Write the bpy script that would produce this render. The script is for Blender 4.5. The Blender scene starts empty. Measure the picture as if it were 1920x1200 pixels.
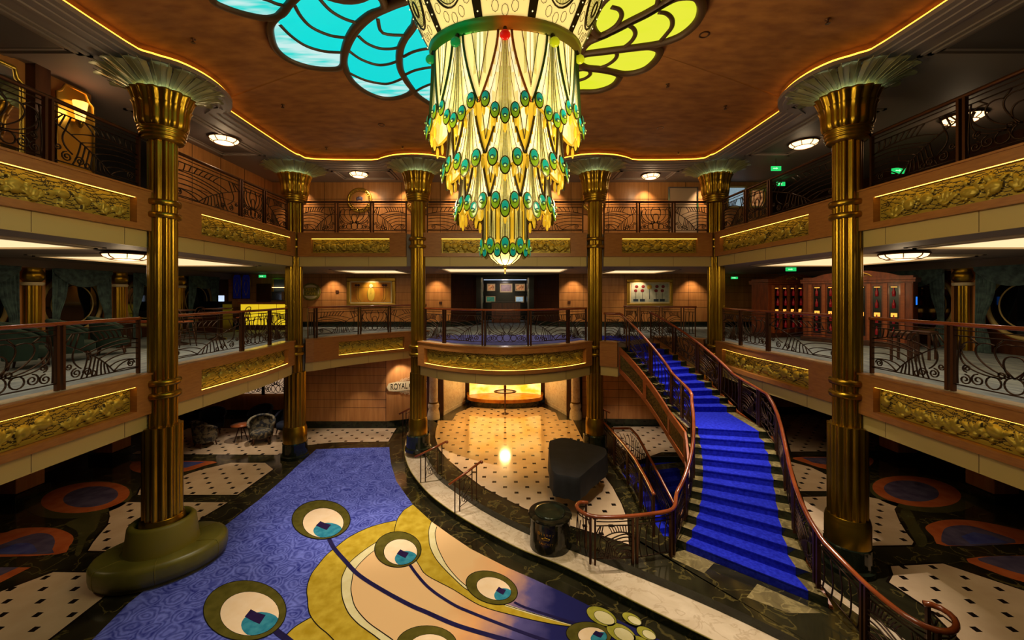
import bpy, bmesh, math, random
import numpy as np
from mathutils import Vector, Matrix
random.seed(7)
PI = math.pi
SC = bpy.context.scene
COL = SC.collection
# ------------------------------------------------------------------ camera
F, CX, HY, EZ = 747.0, 947.0, 550.0, 5.69        # focal length (px), principal point, eye height
cd = bpy.data.cameras.new('camera')
cam = bpy.data.objects.new('camera', cd); COL.objects.link(cam)
cam.location = (0, 0, EZ); cam.rotation_euler = (PI/2, 0, 0)
cd.sensor_fit = 'HORIZONTAL'; cd.sensor_width = 36.0
cd.lens = F*36/1920
cd.shift_x = (960-CX)/1920; cd.shift_y = -(600-HY)/1920
cd.clip_start = .05; cd.clip_end = 200
SC.camera = cam
# ------------------------------------------------------------------ world, exposure
w = bpy.data.worlds.new('world'); SC.world = w; w.use_nodes = True
w.node_tree.nodes['Background'].inputs[0].default_value = (1.0, .72, .48, 1)
w.node_tree.nodes['Background'].inputs[1].default_value = .02
vs = SC.view_settings
SC.display_settings.display_device = 'sRGB'
vs.view_transform = 'Standard'; vs.look = 'None'; vs.gamma = 1; vs.use_curve_mapping = False
vs.exposure = 0.0
SC.cycles.max_bounces = 5; SC.cycles.diffuse_bounces = 3; SC.cycles.glossy_bounces = 3
SC.cycles.transmission_bounces = 3; SC.cycles.transparent_max_bounces = 4
SC.cycles.caustics_reflective = False; SC.cycles.caustics_refractive = False
SC.cycles.sample_clamp_indirect = 4.0
SC.cycles.use_denoising = True

WARM = (1.0, .74, .44); WHITE = (1.0, .86, .68); GOLD = (1.0, .68, .25)
def area(name, loc, size, power, col=WARM, rot=(0, 0, 0), sy=None, spread=PI):
    l = bpy.data.lights.new(name, 'AREA'); l.energy = power; l.color = col; l.size = size
    if sy: l.shape = 'RECTANGLE'; l.size_y = sy
    l.spread = spread
    o = bpy.data.objects.new(name, l); o.location = loc; o.rotation_euler = rot; COL.objects.link(o); return o
def spot(name, loc, target, power, ang, col=WARM, blend=.6, rad=.05):
    l = bpy.data.lights.new(name, 'SPOT'); l.energy = power; l.color = col; l.spot_size = math.radians(ang)
    l.spot_blend = blend; l.shadow_soft_size = rad
    o = bpy.data.objects.new(name, l); o.location = loc
    o.rotation_euler = (Vector(target)-Vector(loc)).to_track_quat('-Z', 'Y').to_euler(); COL.objects.link(o); return o
def point(name, loc, power, col=WARM, rad=.1):
    l = bpy.data.lights.new(name, 'POINT'); l.energy = power; l.color = col; l.shadow_soft_size = rad
    o = bpy.data.objects.new(name, l); o.location = loc; COL.objects.link(o); return o
# the atrium's ceiling downlights (each sits in a small recessed fixture built below)
DOWNLIGHTS = [  # loc, target, power, cone
    ((-3.6, 11.6, 10.40), (-3.6, 12.0, 0), 2400, 46, WHITE),
    ((-3.4, 8.2, 10.45), (-3.0, 7.2, 0), 1500, 48, WHITE),
    ((-.4, 10.3, 10.45), (-1.2, 8.0, 0), 1200, 42, WHITE),
    ((4.6, 11.8, 10.40), (5.5, 11.6, 2.2), 2600, 36, WHITE),
    ((3.8, 7.6, 10.45), (4.9, 8.4, .6), 2600, 42, WHITE),
    ((1.6, 5.6, 10.45), (1.6, 6.2, 0), 700, 50, WHITE),
]
for i, (a, b, p, c, k) in enumerate(DOWNLIGHTS):
    spot('downlight_beam', (a[0], a[1], a[2]-.06), b, p, c, k)
# ------------------------------------------------------------------ small maths
def P(x, y, z=0.0):
    """photo pixel -> point on the horizontal plane of height z"""
    d = F*(EZ-z)/(y-HY)
    return Vector(((x-CX)*d/F, d, z))
def PP(pts, z=0.0): return [P(x, y, z) for x, y in pts]
def W(x, y, d):
    """photo pixel -> point at depth d"""
    return Vector(((x-CX)*d/F, d, EZ-(y-HY)*d/F))
def cr(pts, n=6, closed=False):
    """Catmull-Rom through the points"""
    pts = [Vector(p) for p in pts]
    out = []; m = len(pts)
    for i in range(m if closed else m-1):
        if closed: a, b, c, d = pts[(i-1) % m], pts[i], pts[(i+1) % m], pts[(i+2) % m]
        else: a, b, c, d = pts[max(i-1, 0)], pts[i], pts[i+1], pts[min(i+2, m-1)]
        for k in range(n):
            t = k/n
            out.append(.5*((2*b)+(c-a)*t+(2*a-5*b+4*c-d)*t*t+(3*b-a-3*c+d)*t*t*t))
    if not closed: out.append(pts[-1].copy())
    return out
def lin(c):
    c = c/255.0
    return c/12.92 if c <= .04045 else ((c+.055)/1.055)**2.4
def rgb(*c): return (lin(c[0]), lin(c[1]), lin(c[2]), 1)
# ------------------------------------------------------------------ materials
MATS = {}
def mat(name, c, rough=.5, metal=0.0, emit=None, es=0.0, c2=None, scale=4.0, stretch=(1, 1, 1), detail=4, lo=.35, hi=.65, bump=0.0, spec=.5, coat=0.0):
    m = bpy.data.materials.new(name); m.use_nodes = True
    nt = m.node_tree; b = nt.nodes['Principled BSDF']
    b.inputs['Base Color'].default_value = rgb(*c); b.inputs['Roughness'].default_value = rough
    b.inputs['Metallic'].default_value = metal; b.inputs['Specular IOR Level'].default_value = spec
    if coat: b.inputs['Coat Weight'].default_value = coat; b.inputs['Coat Roughness'].default_value = .08
    if emit:
        b.inputs['Emission Color'].default_value = rgb(*emit); b.inputs['Emission Strength'].default_value = es
    if c2 or bump:
        tc = nt.nodes.new('ShaderNodeTexCoord'); mp = nt.nodes.new('ShaderNodeMapping'); mp.inputs['Scale'].default_value = stretch
        n = nt.nodes.new('ShaderNodeTexNoise'); n.inputs['Scale'].default_value = scale; n.inputs['Detail'].default_value = detail
        nt.links.new(tc.outputs['Object'], mp.inputs['Vector']); nt.links.new(mp.outputs['Vector'], n.inputs['Vector'])
        if c2:
            r = nt.nodes.new('ShaderNodeValToRGB'); r.color_ramp.elements[0].position = lo; r.color_ramp.elements[1].position = hi
            r.color_ramp.elements[0].color = rgb(*c); r.color_ramp.elements[1].color = rgb(*c2)
            nt.links.new(n.outputs['Fac'], r.inputs['Fac']); nt.links.new(r.outputs['Color'], b.inputs['Base Color'])
            if emit and es and emit == c: nt.links.new(r.outputs['Color'], b.inputs['Emission Color'])
        if bump:
            bp = nt.nodes.new('ShaderNodeBump'); bp.inputs['Strength'].default_value = bump; bp.inputs['Distance'].default_value = .02
            nt.links.new(n.outputs['Fac'], bp.inputs['Height']); nt.links.new(bp.outputs['Normal'], b.inputs['Normal'])
    MATS[name] = m
    return m
def nodes(m): return m.node_tree.nodes, m.node_tree.links, m.node_tree.nodes['Principled BSDF']
def marble(name, base, vein, hi, rough=.12, scale=.9, vw=.06):
    m = mat(name, base, rough, spec=.5); N, L, b = nodes(m)
    tc = N.new('ShaderNodeTexCoord')
    n1 = N.new('ShaderNodeTexNoise'); n1.inputs['Scale'].default_value = scale; n1.inputs['Detail'].default_value = 8; n1.inputs['Distortion'].default_value = 1.8
    n2 = N.new('ShaderNodeTexNoise'); n2.inputs['Scale'].default_value = scale*2.3; n2.inputs['Detail'].default_value = 10; n2.inputs['Distortion'].default_value = .7
    L.new(tc.outputs['Object'], n1.inputs['Vector']); L.new(tc.outputs['Object'], n2.inputs['Vector'])
    r1 = N.new('ShaderNodeValToRGB'); e = r1.color_ramp.elements
    e[0].position = .35; e[0].color = rgb(*base); e[1].position = .7; e[1].color = rgb(*hi)
    r2 = N.new('ShaderNodeValToRGB'); e = r2.color_ramp.elements
    e[0].position = .5-vw; e[0].color = (0, 0, 0, 1); e[1].position = .5; e[1].color = (1, 1, 1, 1)
    k = e.new(.5+vw); k.color = (0, 0, 0, 1)
    L.new(n1.outputs['Fac'], r1.inputs['Fac']); L.new(n2.outputs['Fac'], r2.inputs['Fac'])
    mx = N.new('ShaderNodeMix'); mx.data_type = 'RGBA'; mx.inputs[7].default_value = rgb(*vein)
    mu = N.new('ShaderNodeMath'); mu.operation = 'MULTIPLY'; mu.inputs[1].default_value = .6
    L.new(r2.outputs['Color'], mu.inputs[0]); L.new(mu.outputs[0], mx.inputs[0]); L.new(r1.outputs['Color'], mx.inputs[6]); L.new(mx.outputs[2], b.inputs['Base Color'])
    return m
def tile(name, base, base2, dot, pitch=.613, half=.055, rough=.1):
    """cream stone with small dark squares on a diagonal lattice"""
    m = mat(name, base, rough, spec=.5); N, L, b = nodes(m)
    tc = N.new('ShaderNodeTexCoord'); sx = N.new('ShaderNodeSeparateXYZ'); L.new(tc.outputs['Object'], sx.inputs[0])
    def fr(o, off):
        a = N.new('ShaderNodeMath'); a.operation = 'DIVIDE'; a.inputs[1].default_value = pitch; L.new(o, a.inputs[0])
        c = N.new('ShaderNodeMath'); c.operation = 'ADD'; c.inputs[1].default_value = 50+off; L.new(a.outputs[0], c.inputs[0])
        d = N.new('ShaderNodeMath'); d.operation = 'FRACT'; L.new(c.outputs[0], d.inputs[0])
        e = N.new('ShaderNodeMath'); e.operation = 'SUBTRACT'; e.inputs[1].default_value = .5; L.new(d.outputs[0], e.inputs[0])
        f = N.new('ShaderNodeMath'); f.operation = 'ABSOLUTE'; L.new(e.outputs[0], f.inputs[0]); return f.outputs[0]
    def sq(off):
        a = N.new('ShaderNodeMath'); a.operation = 'MAXIMUM'; L.new(fr(sx.outputs[0], off), a.inputs[0]); L.new(fr(sx.outputs[1], off), a.inputs[1])
        c = N.new('ShaderNodeMath'); c.operation = 'LESS_THAN'; c.inputs[1].default_value = half/pitch; L.new(a.outputs[0], c.inputs[0]); return c.outputs[0]
    mx = N.new('ShaderNodeMath'); mx.operation = 'MAXIMUM'; L.new(sq(0), mx.inputs[0]); L.new(sq(.5), mx.inputs[1])
    n = N.new('ShaderNodeTexNoise'); n.inputs['Scale'].default_value = 1.7; n.inputs['Detail'].default_value = 8; L.new(tc.outputs['Object'], n.inputs['Vector'])
    r = N.new('ShaderNodeValToRGB'); r.color_ramp.elements[0].position = .35; r.color_ramp.elements[1].position = .7
    r.color_ramp.elements[0].color = rgb(*base); r.color_ramp.elements[1].color = rgb(*base2); L.new(n.outputs['Fac'], r.inputs['Fac'])
    q = N.new('ShaderNodeMix'); q.data_type = 'RGBA'; q.inputs[7].default_value = rgb(*dot)
    L.new(mx.outputs[0], q.inputs[0]); L.new(r.outputs['Color'], q.inputs[6]); L.new(q.outputs[2], b.inputs['Base Color'])
    return m
M = MATS
mat('brass', (176, 140, 40), .28, .95, c2=(146, 110, 28), scale=1.5, lo=.3, hi=.7)
mat('dark_brass', (120, 92, 28), .35, .95)
mat('bronze', (92, 58, 36), .38, .75)
mat('iron', (62, 42, 30), .4, .7)
mat('handrail_wood', (150, 72, 32), .22, c2=(118, 52, 22), scale=6, stretch=(.3, .3, 1), coat=.4)
mat('fascia_wood', (166, 108, 52), .38, c2=(150, 94, 44), scale=5, stretch=(1, 1, 6))
mat('cream_paint', (190, 164, 100), .5)
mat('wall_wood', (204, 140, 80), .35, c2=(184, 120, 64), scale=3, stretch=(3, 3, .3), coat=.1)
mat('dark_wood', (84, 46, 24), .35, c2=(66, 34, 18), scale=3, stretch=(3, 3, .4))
mat('red_wood', (140, 66, 26), .3, c2=(108, 46, 18), scale=5, stretch=(3, 3, .5), coat=.3)
mat('groove', (44, 22, 12), .6)
mat('soffit_paint', (140, 122, 112), .6)
mat('soffit_dark', (92, 80, 76), .6)
mat('plaster', (168, 106, 44), .75, c2=(132, 78, 28), scale=2.2, stretch=(1, 2.2, 1), detail=9, lo=.32, hi=.68, bump=.25)
mat('relief_gold', (168, 144, 50), .42, .45)
mat('relief_line', (60, 46, 14), .5, .4)
mat('black', (10, 9, 9), .5)
mat('black_cloth', (24, 23, 28), .8, c2=(34, 33, 40), scale=3)
mat('olive_leather', (116, 108, 40), .36, c2=(102, 94, 32), scale=3)
mat('olive_ribbed', (130, 116, 36), .5)
mat('dark_stone', (20, 24, 18), .1, c2=(38, 44, 30), scale=4)
marble('green_marble', (26, 24, 16), (112, 98, 52), (52, 48, 30), scale=.8, vw=.022)
marble('black_marble', (20, 18, 14), (60, 54, 34), (34, 32, 24), scale=.7)
marble('stair_marble', (96, 84, 56), (170, 152, 104), (140, 124, 84), rough=.2, scale=1.6)
marble('cream_marble', (206, 184, 156), (176, 150, 120), (224, 204, 178), rough=.15, scale=1.3, vw=.04)
marble('white_marble', (226, 208, 184), (190, 160, 130), (238, 224, 204), rough=.2, scale=2, vw=.04)
tile('cream_tile', (204, 174, 142), (220, 192, 160), (26, 20, 18))
mat('inlay_orange', (176, 84, 44), .12, c2=(196, 104, 56), scale=3)
mat('inlay_purple', (74, 66, 92), .12, c2=(98, 88, 112), scale=3)
mat('inlay_blue', (58, 66, 132), .12, c2=(84, 92, 150), scale=3)
mat('inlay_olive', (62, 58, 30), .12, c2=(84, 78, 44), scale=3)
mat('inlay_black', (22, 16, 12), .12)
mat('curtain', (84, 108, 106), .85, c2=(50, 66, 70), scale=7)
mat('green_velvet', (24, 50, 42), .8)
mat('glass_dark', (10, 12, 16), .06)
mat('lamp_glass', (255, 214, 160), .4, emit=(255, 206, 146), es=3.0)
mat('cove_glow', (255, 190, 70), .5, emit=(255, 176, 50), es=4.5)
mat('strip_glow', (255, 220, 110), .5, emit=(255, 200, 80), es=5.5)
mat('panel_glow', (255, 232, 190), .5, emit=(255, 222, 168), es=1.1)
mat('uplight', (200, 240, 230), .5, emit=(206, 240, 225), es=15.0)
mat('exit_green', (30, 190, 90), .5, emit=(40, 220, 110), es=.9)
mat('exit_white', (220, 255, 230), .5, emit=(220, 255, 230), es=1.0)
mat('carpet_deck', (150, 160, 164), .95, c2=(112, 122, 132), scale=9, stretch=(1, .25, 1))
# ------------------------------------------------------------------ object helpers
def tag(o, label=None, cat=None, group=None, kind=None):
    if label: o['label'] = label
    if cat: o['category'] = cat
    if group: o['group'] = group
    if kind: o['kind'] = kind
    return o
def thing(name, label, cat, loc=(0, 0, 0), rz=0.0, group=None):
    o = bpy.data.objects.new(name, None); COL.objects.link(o); o.location = loc; o.rotation_euler = (0, 0, rz)
    o.empty_display_size = .1
    return tag(o, label, cat, group)
class MB:
    def __init__(s): s.v = []; s.f = []; s.m = []; s.sm = []
    def add(s, vs, fs, mi=0, smooth=False):
        b = len(s.v); s.v += [tuple(q) for q in vs]
        for f in fs: s.f.append([i+b for i in f]); s.m.append(mi); s.sm.append(smooth)
    def box(s, c, h, mi=0, rz=0.0):
        ca, sa = math.cos(rz), math.sin(rz); vs = []
        for dz in (-1, 1):
            for dx, dy in ((-1, -1), (1, -1), (1, 1), (-1, 1)):
                x, y = dx*h[0], dy*h[1]; vs.append((c[0]+x*ca-y*sa, c[1]+x*sa+y*ca, c[2]+dz*h[2]))
        s.add(vs, [(3, 2, 1, 0), (4, 5, 6, 7), (0, 1, 5, 4), (1, 2, 6, 5), (2, 3, 7, 6), (3, 0, 4, 7)], mi)
    def b2(s, lo, hi, mi=0): s.box([(lo[i]+hi[i])/2 for i in range(3)], [abs(hi[i]-lo[i])/2 for i in range(3)], mi)
    def prism(s, poly, z0, z1, mi=0, top=None):
        n = len(poly); a = sum(poly[i][0]*poly[(i+1) % n][1]-poly[(i+1) % n][0]*poly[i][1] for i in range(n))
        if a < 0: poly = poly[::-1]
        s.add([(p[0], p[1], z0) for p in poly]+[(p[0], p[1], z1) for p in poly], [(i, (i+1) % n, n+(i+1) % n, n+i) for i in range(n)]+[tuple(range(n-1, -1, -1))], mi)
        s.add([(p[0], p[1], z1) for p in poly], [tuple(range(n))], mi if top is None else top)
    def flat(s, poly, z, mi=0):
        n = len(poly); a = sum(poly[i][0]*poly[(i+1) % n][1]-poly[(i+1) % n][0]*poly[i][1] for i in range(n))
        if a < 0: poly = poly[::-1]
        s.add([(p[0], p[1], z) for p in poly], [tuple(range(n))], mi)
    def lathe(s, prof, c=(0, 0, 0), n=24, mi=0, flute=None, sy=1.0, smooth=True, cap=True):
        """prof = [(r,z)...]; flute(theta, r) -> r"""
        vs = []
        for r, z in prof:
            for k in range(n):
                t = 2*PI*k/n; rr = flute(t, r) if flute else r
                vs.append((c[0]+rr*math.cos(t), c[1]+sy*rr*math.sin(t), c[2]+z))
        fs = []
        for j in range(len(prof)-1):
            for k in range(n): fs.append((j*n+k, j*n+(k+1) % n, (j+1)*n+(k+1) % n, (j+1)*n+k))
        s.add(vs, fs, mi, smooth)
        if cap:
            m = len(prof)-1
            s.add(vs[:n], [tuple(range(n-1, -1, -1))], mi); s.add(vs[m*n:], [tuple(range(n))], mi)
    def tube(s, pts, r, n=5, mi=0, closed=False, smooth=True, flat=1.0):
        pts = [Vector(p) for p in pts]; m = len(pts)
        if m < 2: return
        vs = []; up = Vector((0, 0, 1)); prev = None
        for i in range(m):
            if closed: t = pts[(i+1) % m]-pts[i-1]
            else: t = pts[min(i+1, m-1)]-pts[max(i-1, 0)]
            if t.length < 1e-9: t = Vector((0, 0, 1))
            t.normalize()
            a = up if prev is None else prev
            if abs(a.dot(t)) > .97: a = Vector((1, 0, 0)) if abs(t.x) < .9 else Vector((0, 1, 0))
            u = (a-t*a.dot(t)).normalized(); prev = u; q = t.cross(u)
            ri = r[i] if isinstance(r, (list, tuple)) else r
            for k in range(n):
                w_ = 2*PI*(k+.5)/n; vs.append(pts[i]+u*(ri*math.cos(w_))*flat+q*(ri*math.sin(w_)))
        fs = []
        for i in range(m if closed else m-1):
            j = (i+1) % m
            for k in range(n): fs.append((i*n+k, i*n+(k+1) % n, j*n+(k+1) % n, j*n+k))
        if not closed: fs += [tuple(range(n-1, -1, -1)), tuple((m-1)*n+k for k in range(n))]
        s.add(vs, fs, mi, smooth)
    def ball(s, c, r, n=10, m=7, mi=0, sc=(1, 1, 1)):
        vs = [(c[0], c[1], c[2]-r*sc[2])]
        for j in range(1, m):
            t = -PI/2+PI*j/m
            for k in range(n):
                p = 2*PI*k/n; vs.append((c[0]+r*sc[0]*math.cos(t)*math.cos(p), c[1]+r*sc[1]*math.cos(t)*math.sin(p), c[2]+r*sc[2]*math.sin(t)))
        vs.append((c[0], c[1], c[2]+r*sc[2])); L = len(vs)-1; fs = []
        for k in range(n): fs.append((0, 1+(k+1) % n, 1+k)); fs.append((L, L-n+k, L-n+(k+1) % n))
        for j in range(m-2):
            for k in range(n): a = 1+j*n; fs.append((a+k, a+(k+1) % n, a+n+(k+1) % n, a+n+k))
        s.add(vs, fs, mi, True)
    def grid(s, rows, mi=0, smooth=True, wrap=False):
        """rows: list of equal-length lists of points"""
        n = len(rows[0]); vs = [p for r in rows for p in r]; fs = []
        for j in range(len(rows)-1):
            for k in range(n if wrap else n-1): fs.append((j*n+k, j*n+(k+1) % n, (j+1)*n+(k+1) % n, (j+1)*n+k))
        s.add(vs, fs, mi, smooth)
    def build(s, name, mats, parent=None, bevel=0.0, bs=2):
        me = bpy.data.meshes.new(name); me.from_pydata(s.v, [], s.f); 
        if isinstance(mats, str): mats = [mats]
        for k in mats: me.materials.append(M[k])
        me.polygons.foreach_set('material_index', s.m); me.polygons.foreach_set('use_smooth', s.sm); me.update()
        o = bpy.data.objects.new(name, me); COL.objects.link(o)
        if parent: o.parent = parent
        if bevel:
            b = o.modifiers.new('bevel', 'BEVEL'); b.width = bevel; b.segments = bs; b.limit_method = 'ANGLE'; b.angle_limit = .7
        return o
def struct(mb, name, mats, **k):
    o = mb.build(name, mats, **k); o['kind'] = 'structure'; return o
def one(mb, name, mats, label, cat, group=None, **k):
    return tag(mb.build(name, mats, **k), label, cat, group)
def copy_tree(o, parent=None):
    c = o.copy(); COL.objects.link(c)
    if parent: c.parent = parent
    for ch in list(o.children): copy_tree(ch, c)
    return c
class Path:
    """polyline in plan with arclength; nrm points toward the atrium centre"""
    def __init__(s, pts, centre=(0, 8.5), n=8, smooth=True):
        p = [Vector((q[0], q[1])) for q in pts]
        s.p = cr([(q.x, q.y, 0) for q in p], n) if smooth and len(p) > 2 else [Vector((q.x, q.y, 0)) for q in p]
        s.s = [0.0]
        for a, b in zip(s.p, s.p[1:]): s.s.append(s.s[-1]+(b-a).length)
        s.L = s.s[-1]
        m, t = s.at(s.L/2, True); nn = Vector((-t.y, t.x, 0))
        s.sg = 1 if nn.dot(Vector((centre[0], centre[1], 0))-m) > 0 else -1
    def at(s, d, tan=False):
        d = min(max(d, 0), s.L); i = 0
        while i < len(s.s)-2 and s.s[i+1] < d: i += 1
        a, b = s.p[i], s.p[i+1]; t = (b-a).normalized()
        q = a+t*(d-s.s[i])
        return (q, t) if tan else q
    def pt(s, d, off=0.0, z=0.0):
        q, t = s.at(d, True)
        # smooth tangent
        if 0 < d < s.L:
            t = (s.at(min(d+.05, s.L))-s.at(max(d-.05, 0))).normalized()
        n = Vector((-t.y, t.x, 0))*s.sg
        return Vector((q.x+n.x*off, q.y+n.y*off, z))
    def samp(s, a, b, step=.25):
        n = max(1, int(math.ceil((b-a)/step))); return [a+(b-a)*i/n for i in range(n+1)]
    def sweep(s, mb, a, b, o0, o1, z0, z1, mi=0, step=.25):
        ss = s.samp(a, b, step); rows = []
        for d in ss: rows.append([s.pt(d, o0, z0), s.pt(d, o1, z0), s.pt(d, o1, z1), s.pt(d, o0, z1)])
        n = len(rows); vs = [p for r in rows for p in r]; fs = []
        for j in range(n-1):
            for k in range(4):
                f = (j*4+k, j*4+(k+1) % 4, (j+1)*4+(k+1) % 4, (j+1)*4+k); fs.append(f if s.sg < 0 else f[::-1])
        e = [(3, 2, 1, 0), tuple((n-1)*4+k for k in range(4))]
        fs += e if s.sg < 0 else [q[::-1] for q in e]
        mb.add(vs, fs, mi)
# =================================================================== floor of the lobby
mat('carpet_balcony', (92, 96, 178), .95, c2=(60, 62, 136), scale=6)
Z4, Z5, ZC = 4.06, 7.75, 10.15           # deck floors, upper soffit
def mirx(pts): return [Vector((-p[0], p[1], 0)) for p in pts]
def ellipse(c, a, b, n=32, rot=0.0):
    out = []
    for k in range(n):
        t = 2*PI*k/n; x, y = a*math.cos(t), b*math.sin(t)
        out.append((c[0]+x*math.cos(rot)-y*math.sin(rot), c[1]+x*math.sin(rot)+y*math.cos(rot)))
    return out
def pxell(cx, cy, rx, ry, rot=0.0, n=32): return PP(ellipse((cx, cy), rx, ry, n, rot), 0)
fl = MB()
HX0, HX1, HY0, HY1 = 3.6, 6.3, 9.3, 13.9
for lo, hi in (((-16, .5), (HX0, 26)), ((HX1, .5), (16, 26)), ((HX0, .5), (HX1, HY0)), ((HX0, HY1), (HX1, 26))):
    fl.flat([(lo[0], lo[1]), (hi[0], lo[1]), (hi[0], hi[1]), (lo[0], hi[1])], 0, 0)
T, O_, PU, BL_, OL, BK, DKM = 1, 2, 3, 4, 5, 6, 7
def border(poly, z, wdt, mi):
    """dark line round a patch"""
    c = sum((Vector(p) for p in poly), Vector((0, 0, 0)))/len(poly)
    fl.flat([Vector(p)+(Vector(p)-c).normalized()*wdt for p in poly], z, mi)
def patch(px, mi, z, smooth=0, edge=None):
    p = PP(px)
    if smooth: p = cr(p, smooth, True)
    if edge: border(p, z-.001, edge, BK)
    fl.flat(p, z, mi)
# left side: cream fields, feather-eye inlays
left = [
 ([(353, 803), (743, 803), (728, 828), (660, 829), (620, 830), (575, 835), (520, 853), (247, 851)], T, 0),
 ([(333, 897), (355, 888), (380, 880), (433, 868), (497, 868), (512, 880), (445, 928), (258, 928), (265, 912)], T, 0),
 ([(427, 942), (230, 942), (203, 950), (206, 968), (202, 985), (187, 1002), (174, 1018), (165, 1033), (300, 1035), (380, 970)], T, 0),
 ([(100, 1073), (177, 1074), (200, 1115), (93, 1198), (0, 1260), (-150, 1300), (-250, 1240), (-150, 1170), (0, 1110), (33, 1098)], T, 0)]
right = [
 ([(1464, 777), (1560, 776), (1610, 800), (1662, 828), (1658, 845), (1483, 847)], T, 0),
 ([(1150, 800), (1300, 800), (1300, 848), (1240, 848), (1198, 863), (1150, 830)], T, 0),
 ([(1482, 866), (1520, 876), (1556, 893), (1622, 908), (1617, 921), (1500, 921)], T, 0),
 ([(1505, 932), (1617, 930), (1687, 943), (1677, 955), (1685, 975), (1700, 1000), (1713, 1016), (1710, 1022), (1617, 1024), (1535, 1024)], T, 0),
 ([(1670, 1062), (1768, 1057), (1920, 1108), (2100, 1170), (2150, 1300), (1900, 1300), (1740, 1140), (1667, 1092), (1675, 1078)], T, 0)]
for p, mi, s_ in left+right: patch(p, mi, .004, s_, .05)
for cx, cy, sg in ((147, 937, 1), (1732, 926, -1)):
    fl.flat(pxell(cx, cy, 102, 34, -.12*sg), .004, OL)
    fl.flat(pxell(cx+13*sg, cy-4, 84, 28, -.12*sg), .006, O_)
    fl.flat(pxell(cx+23*sg, cy-5, 52, 19, -.12*sg), .008, PU)
for p, mi, z in [
 ([(-60, 1040), (-60, 992), (0, 1000), (30, 992), (67, 989), (105, 991), (130, 1000), (138, 1010), (130, 1024), (105, 1040)], O_, .004),
 ([(-40, 1039), (-40, 1030), (0, 1022), (33, 1010), (70, 1000), (95, 1003), (103, 1015), (98, 1030), (90, 1039)], PU, .006),
 ([(-40, 1038), (0, 1031), (30, 1020), (55, 1019), (66, 1027), (60, 1038)], BL_, .008),
 ([(58, 1064), (0, 1093), (-60, 1120), (-60, 1064)], O_, .004), ([(0, 1080), (35, 1064), (-60, 1064), (-60, 1100)], PU, .006),
 ([(243, 877), (247, 868), (258, 865), (400, 865), (385, 873), (340, 886), (290, 889), (255, 885)], O_, .004),
 ([(300, 880), (310, 866), (386, 866), (350, 877)], BL_, .006),
 ([(187, 957), (185, 980), (178, 995), (163, 1009), (150, 1040), (140, 1040), (147, 1013), (143, 995), (123, 982), (160, 967)], OL, .003),
 ([(500, 0), (501, 0), (500, 1)], OL, -1),
 ([(1735, 990), (1747, 981), (1773, 975), (1810, 975), (1850, 980), (1920, 995), (2000, 1012), (2000, 1030), (1920, 1020), (1773, 1024), (1750, 1006)], O_, .004),
 ([(1768, 997), (1783, 987), (1817, 986), (1860, 998), (1905, 1018), (1778, 1023)], PU, .006),
 ([(1802, 1006), (1825, 998), (1860, 1005), (1890, 1018), (1820, 1021)], BL_, .008),
 ([(1812, 1048), (1920, 1042), (2000, 1050), (2000, 1110), (1920, 1092), (1860, 1072)], O_, .004),
 ([(1833, 1047), (1920, 1043), (2000, 1060), (1990, 1095), (1920, 1078), (1870, 1063)], PU, .006),
 ([(1487, 858), (1560, 857), (1620, 857), (1637, 861), (1634, 871), (1612, 881), (1555, 881), (1510, 868)], O_, .004),
 ([(1503, 858), (1590, 858), (1600, 866), (1560, 873), (1525, 868)], PU, .006),
 ([(1700, 950), (1712, 965), (1722, 985), (1738, 1010), (1735, 1024), (1722, 1024), (1712, 1008), (1700, 985), (1688, 962)], OL, .003),
]:
    if z > 0: fl.flat(cr(PP(p), 3, True) if len(p) > 5 else PP(p), z, mi)
struct(fl, 'floor', ['green_marble', 'cream_tile', 'inlay_orange', 'inlay_purple', 'inlay_blue', 'inlay_olive', 'inlay_black', 'black_marble'])

# ------------------------------------------------------------------- dais and its step
SO = cr(PP([(780, 783), (765, 812), (759, 838), (760, 858), (770, 883), (790, 910), (813, 933), (853, 962), (900, 990), (955, 1019), (990, 1035), (1042, 1055), (1100, 1082), (1175, 1120), (1280, 1172), (1400, 1232), (1520, 1300)], .16), 4)
SI = cr(PP([(806, 785), (790, 812), (786, 838), (797, 860), (808, 880), (823, 900), (853, 923), (887, 947), (920, 967), (987, 1001), (1075, 1034), (1150, 1063), (1280, 1116), (1400, 1170), (1560, 1250)], .16), 4)
sp = MB()
sp.prism(SO+[Vector((6.55, 5.0, 0)), Vector((6.4, 6.3, 0)), Vector((6.2, 7.1, 0)), Vector((6.05, 8.0, 0)), Vector((5.7, 7.9, 0)), Vector((5.9, 6.6, 0)), Vector((6.15, 5.3, 0))]+SI[::-1], 0, .16, 0, 1)
for e in (SO,):   # thin brass-green nosing line
    sp.tube([(p[0], p[1], .152) for p in e], .012, 4, 2)
struct(sp, 'step', ['dark_stone', 'cream_marble', 'olive_ribbed'])
DAIS = [p.copy() for p in SI]+[Vector(v) for v in ((6.15, 5.2, 0), (5.95, 6.4, 0), (5.8, 7.2, 0), (5.7, 8.3, 0), (3.5, 8.8, 0), (3.52, 10.5, 0), (3.5, 12.2, 0), (3.42, 13.9, 0), (3.4, 17.05, 0), (2.3, 19.6, 0), (-2.3, 19.6, 0), (-3.4, 17.3, 0))]
ds = MB(); ds.prism(DAIS, 0, .32, 0, 1)
DF = PP([(884, 763), (917, 765), (950, 766), (983, 765), (1016, 763), (1042, 774), (1048, 788), (1074, 787), (1093, 825), (1128, 886), (1148, 913), (1165, 945), (1176, 974), (1179, 1021), (1125, 1003), (1073, 987), (1030, 971), (983, 953), (937, 930), (903, 912), (870, 887), (840, 862), (823, 842), (816, 820), (817, 808), (822, 788), (848, 789), (856, 775)], .32)
cc = sum(DF, Vector())/len(DF)
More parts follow.
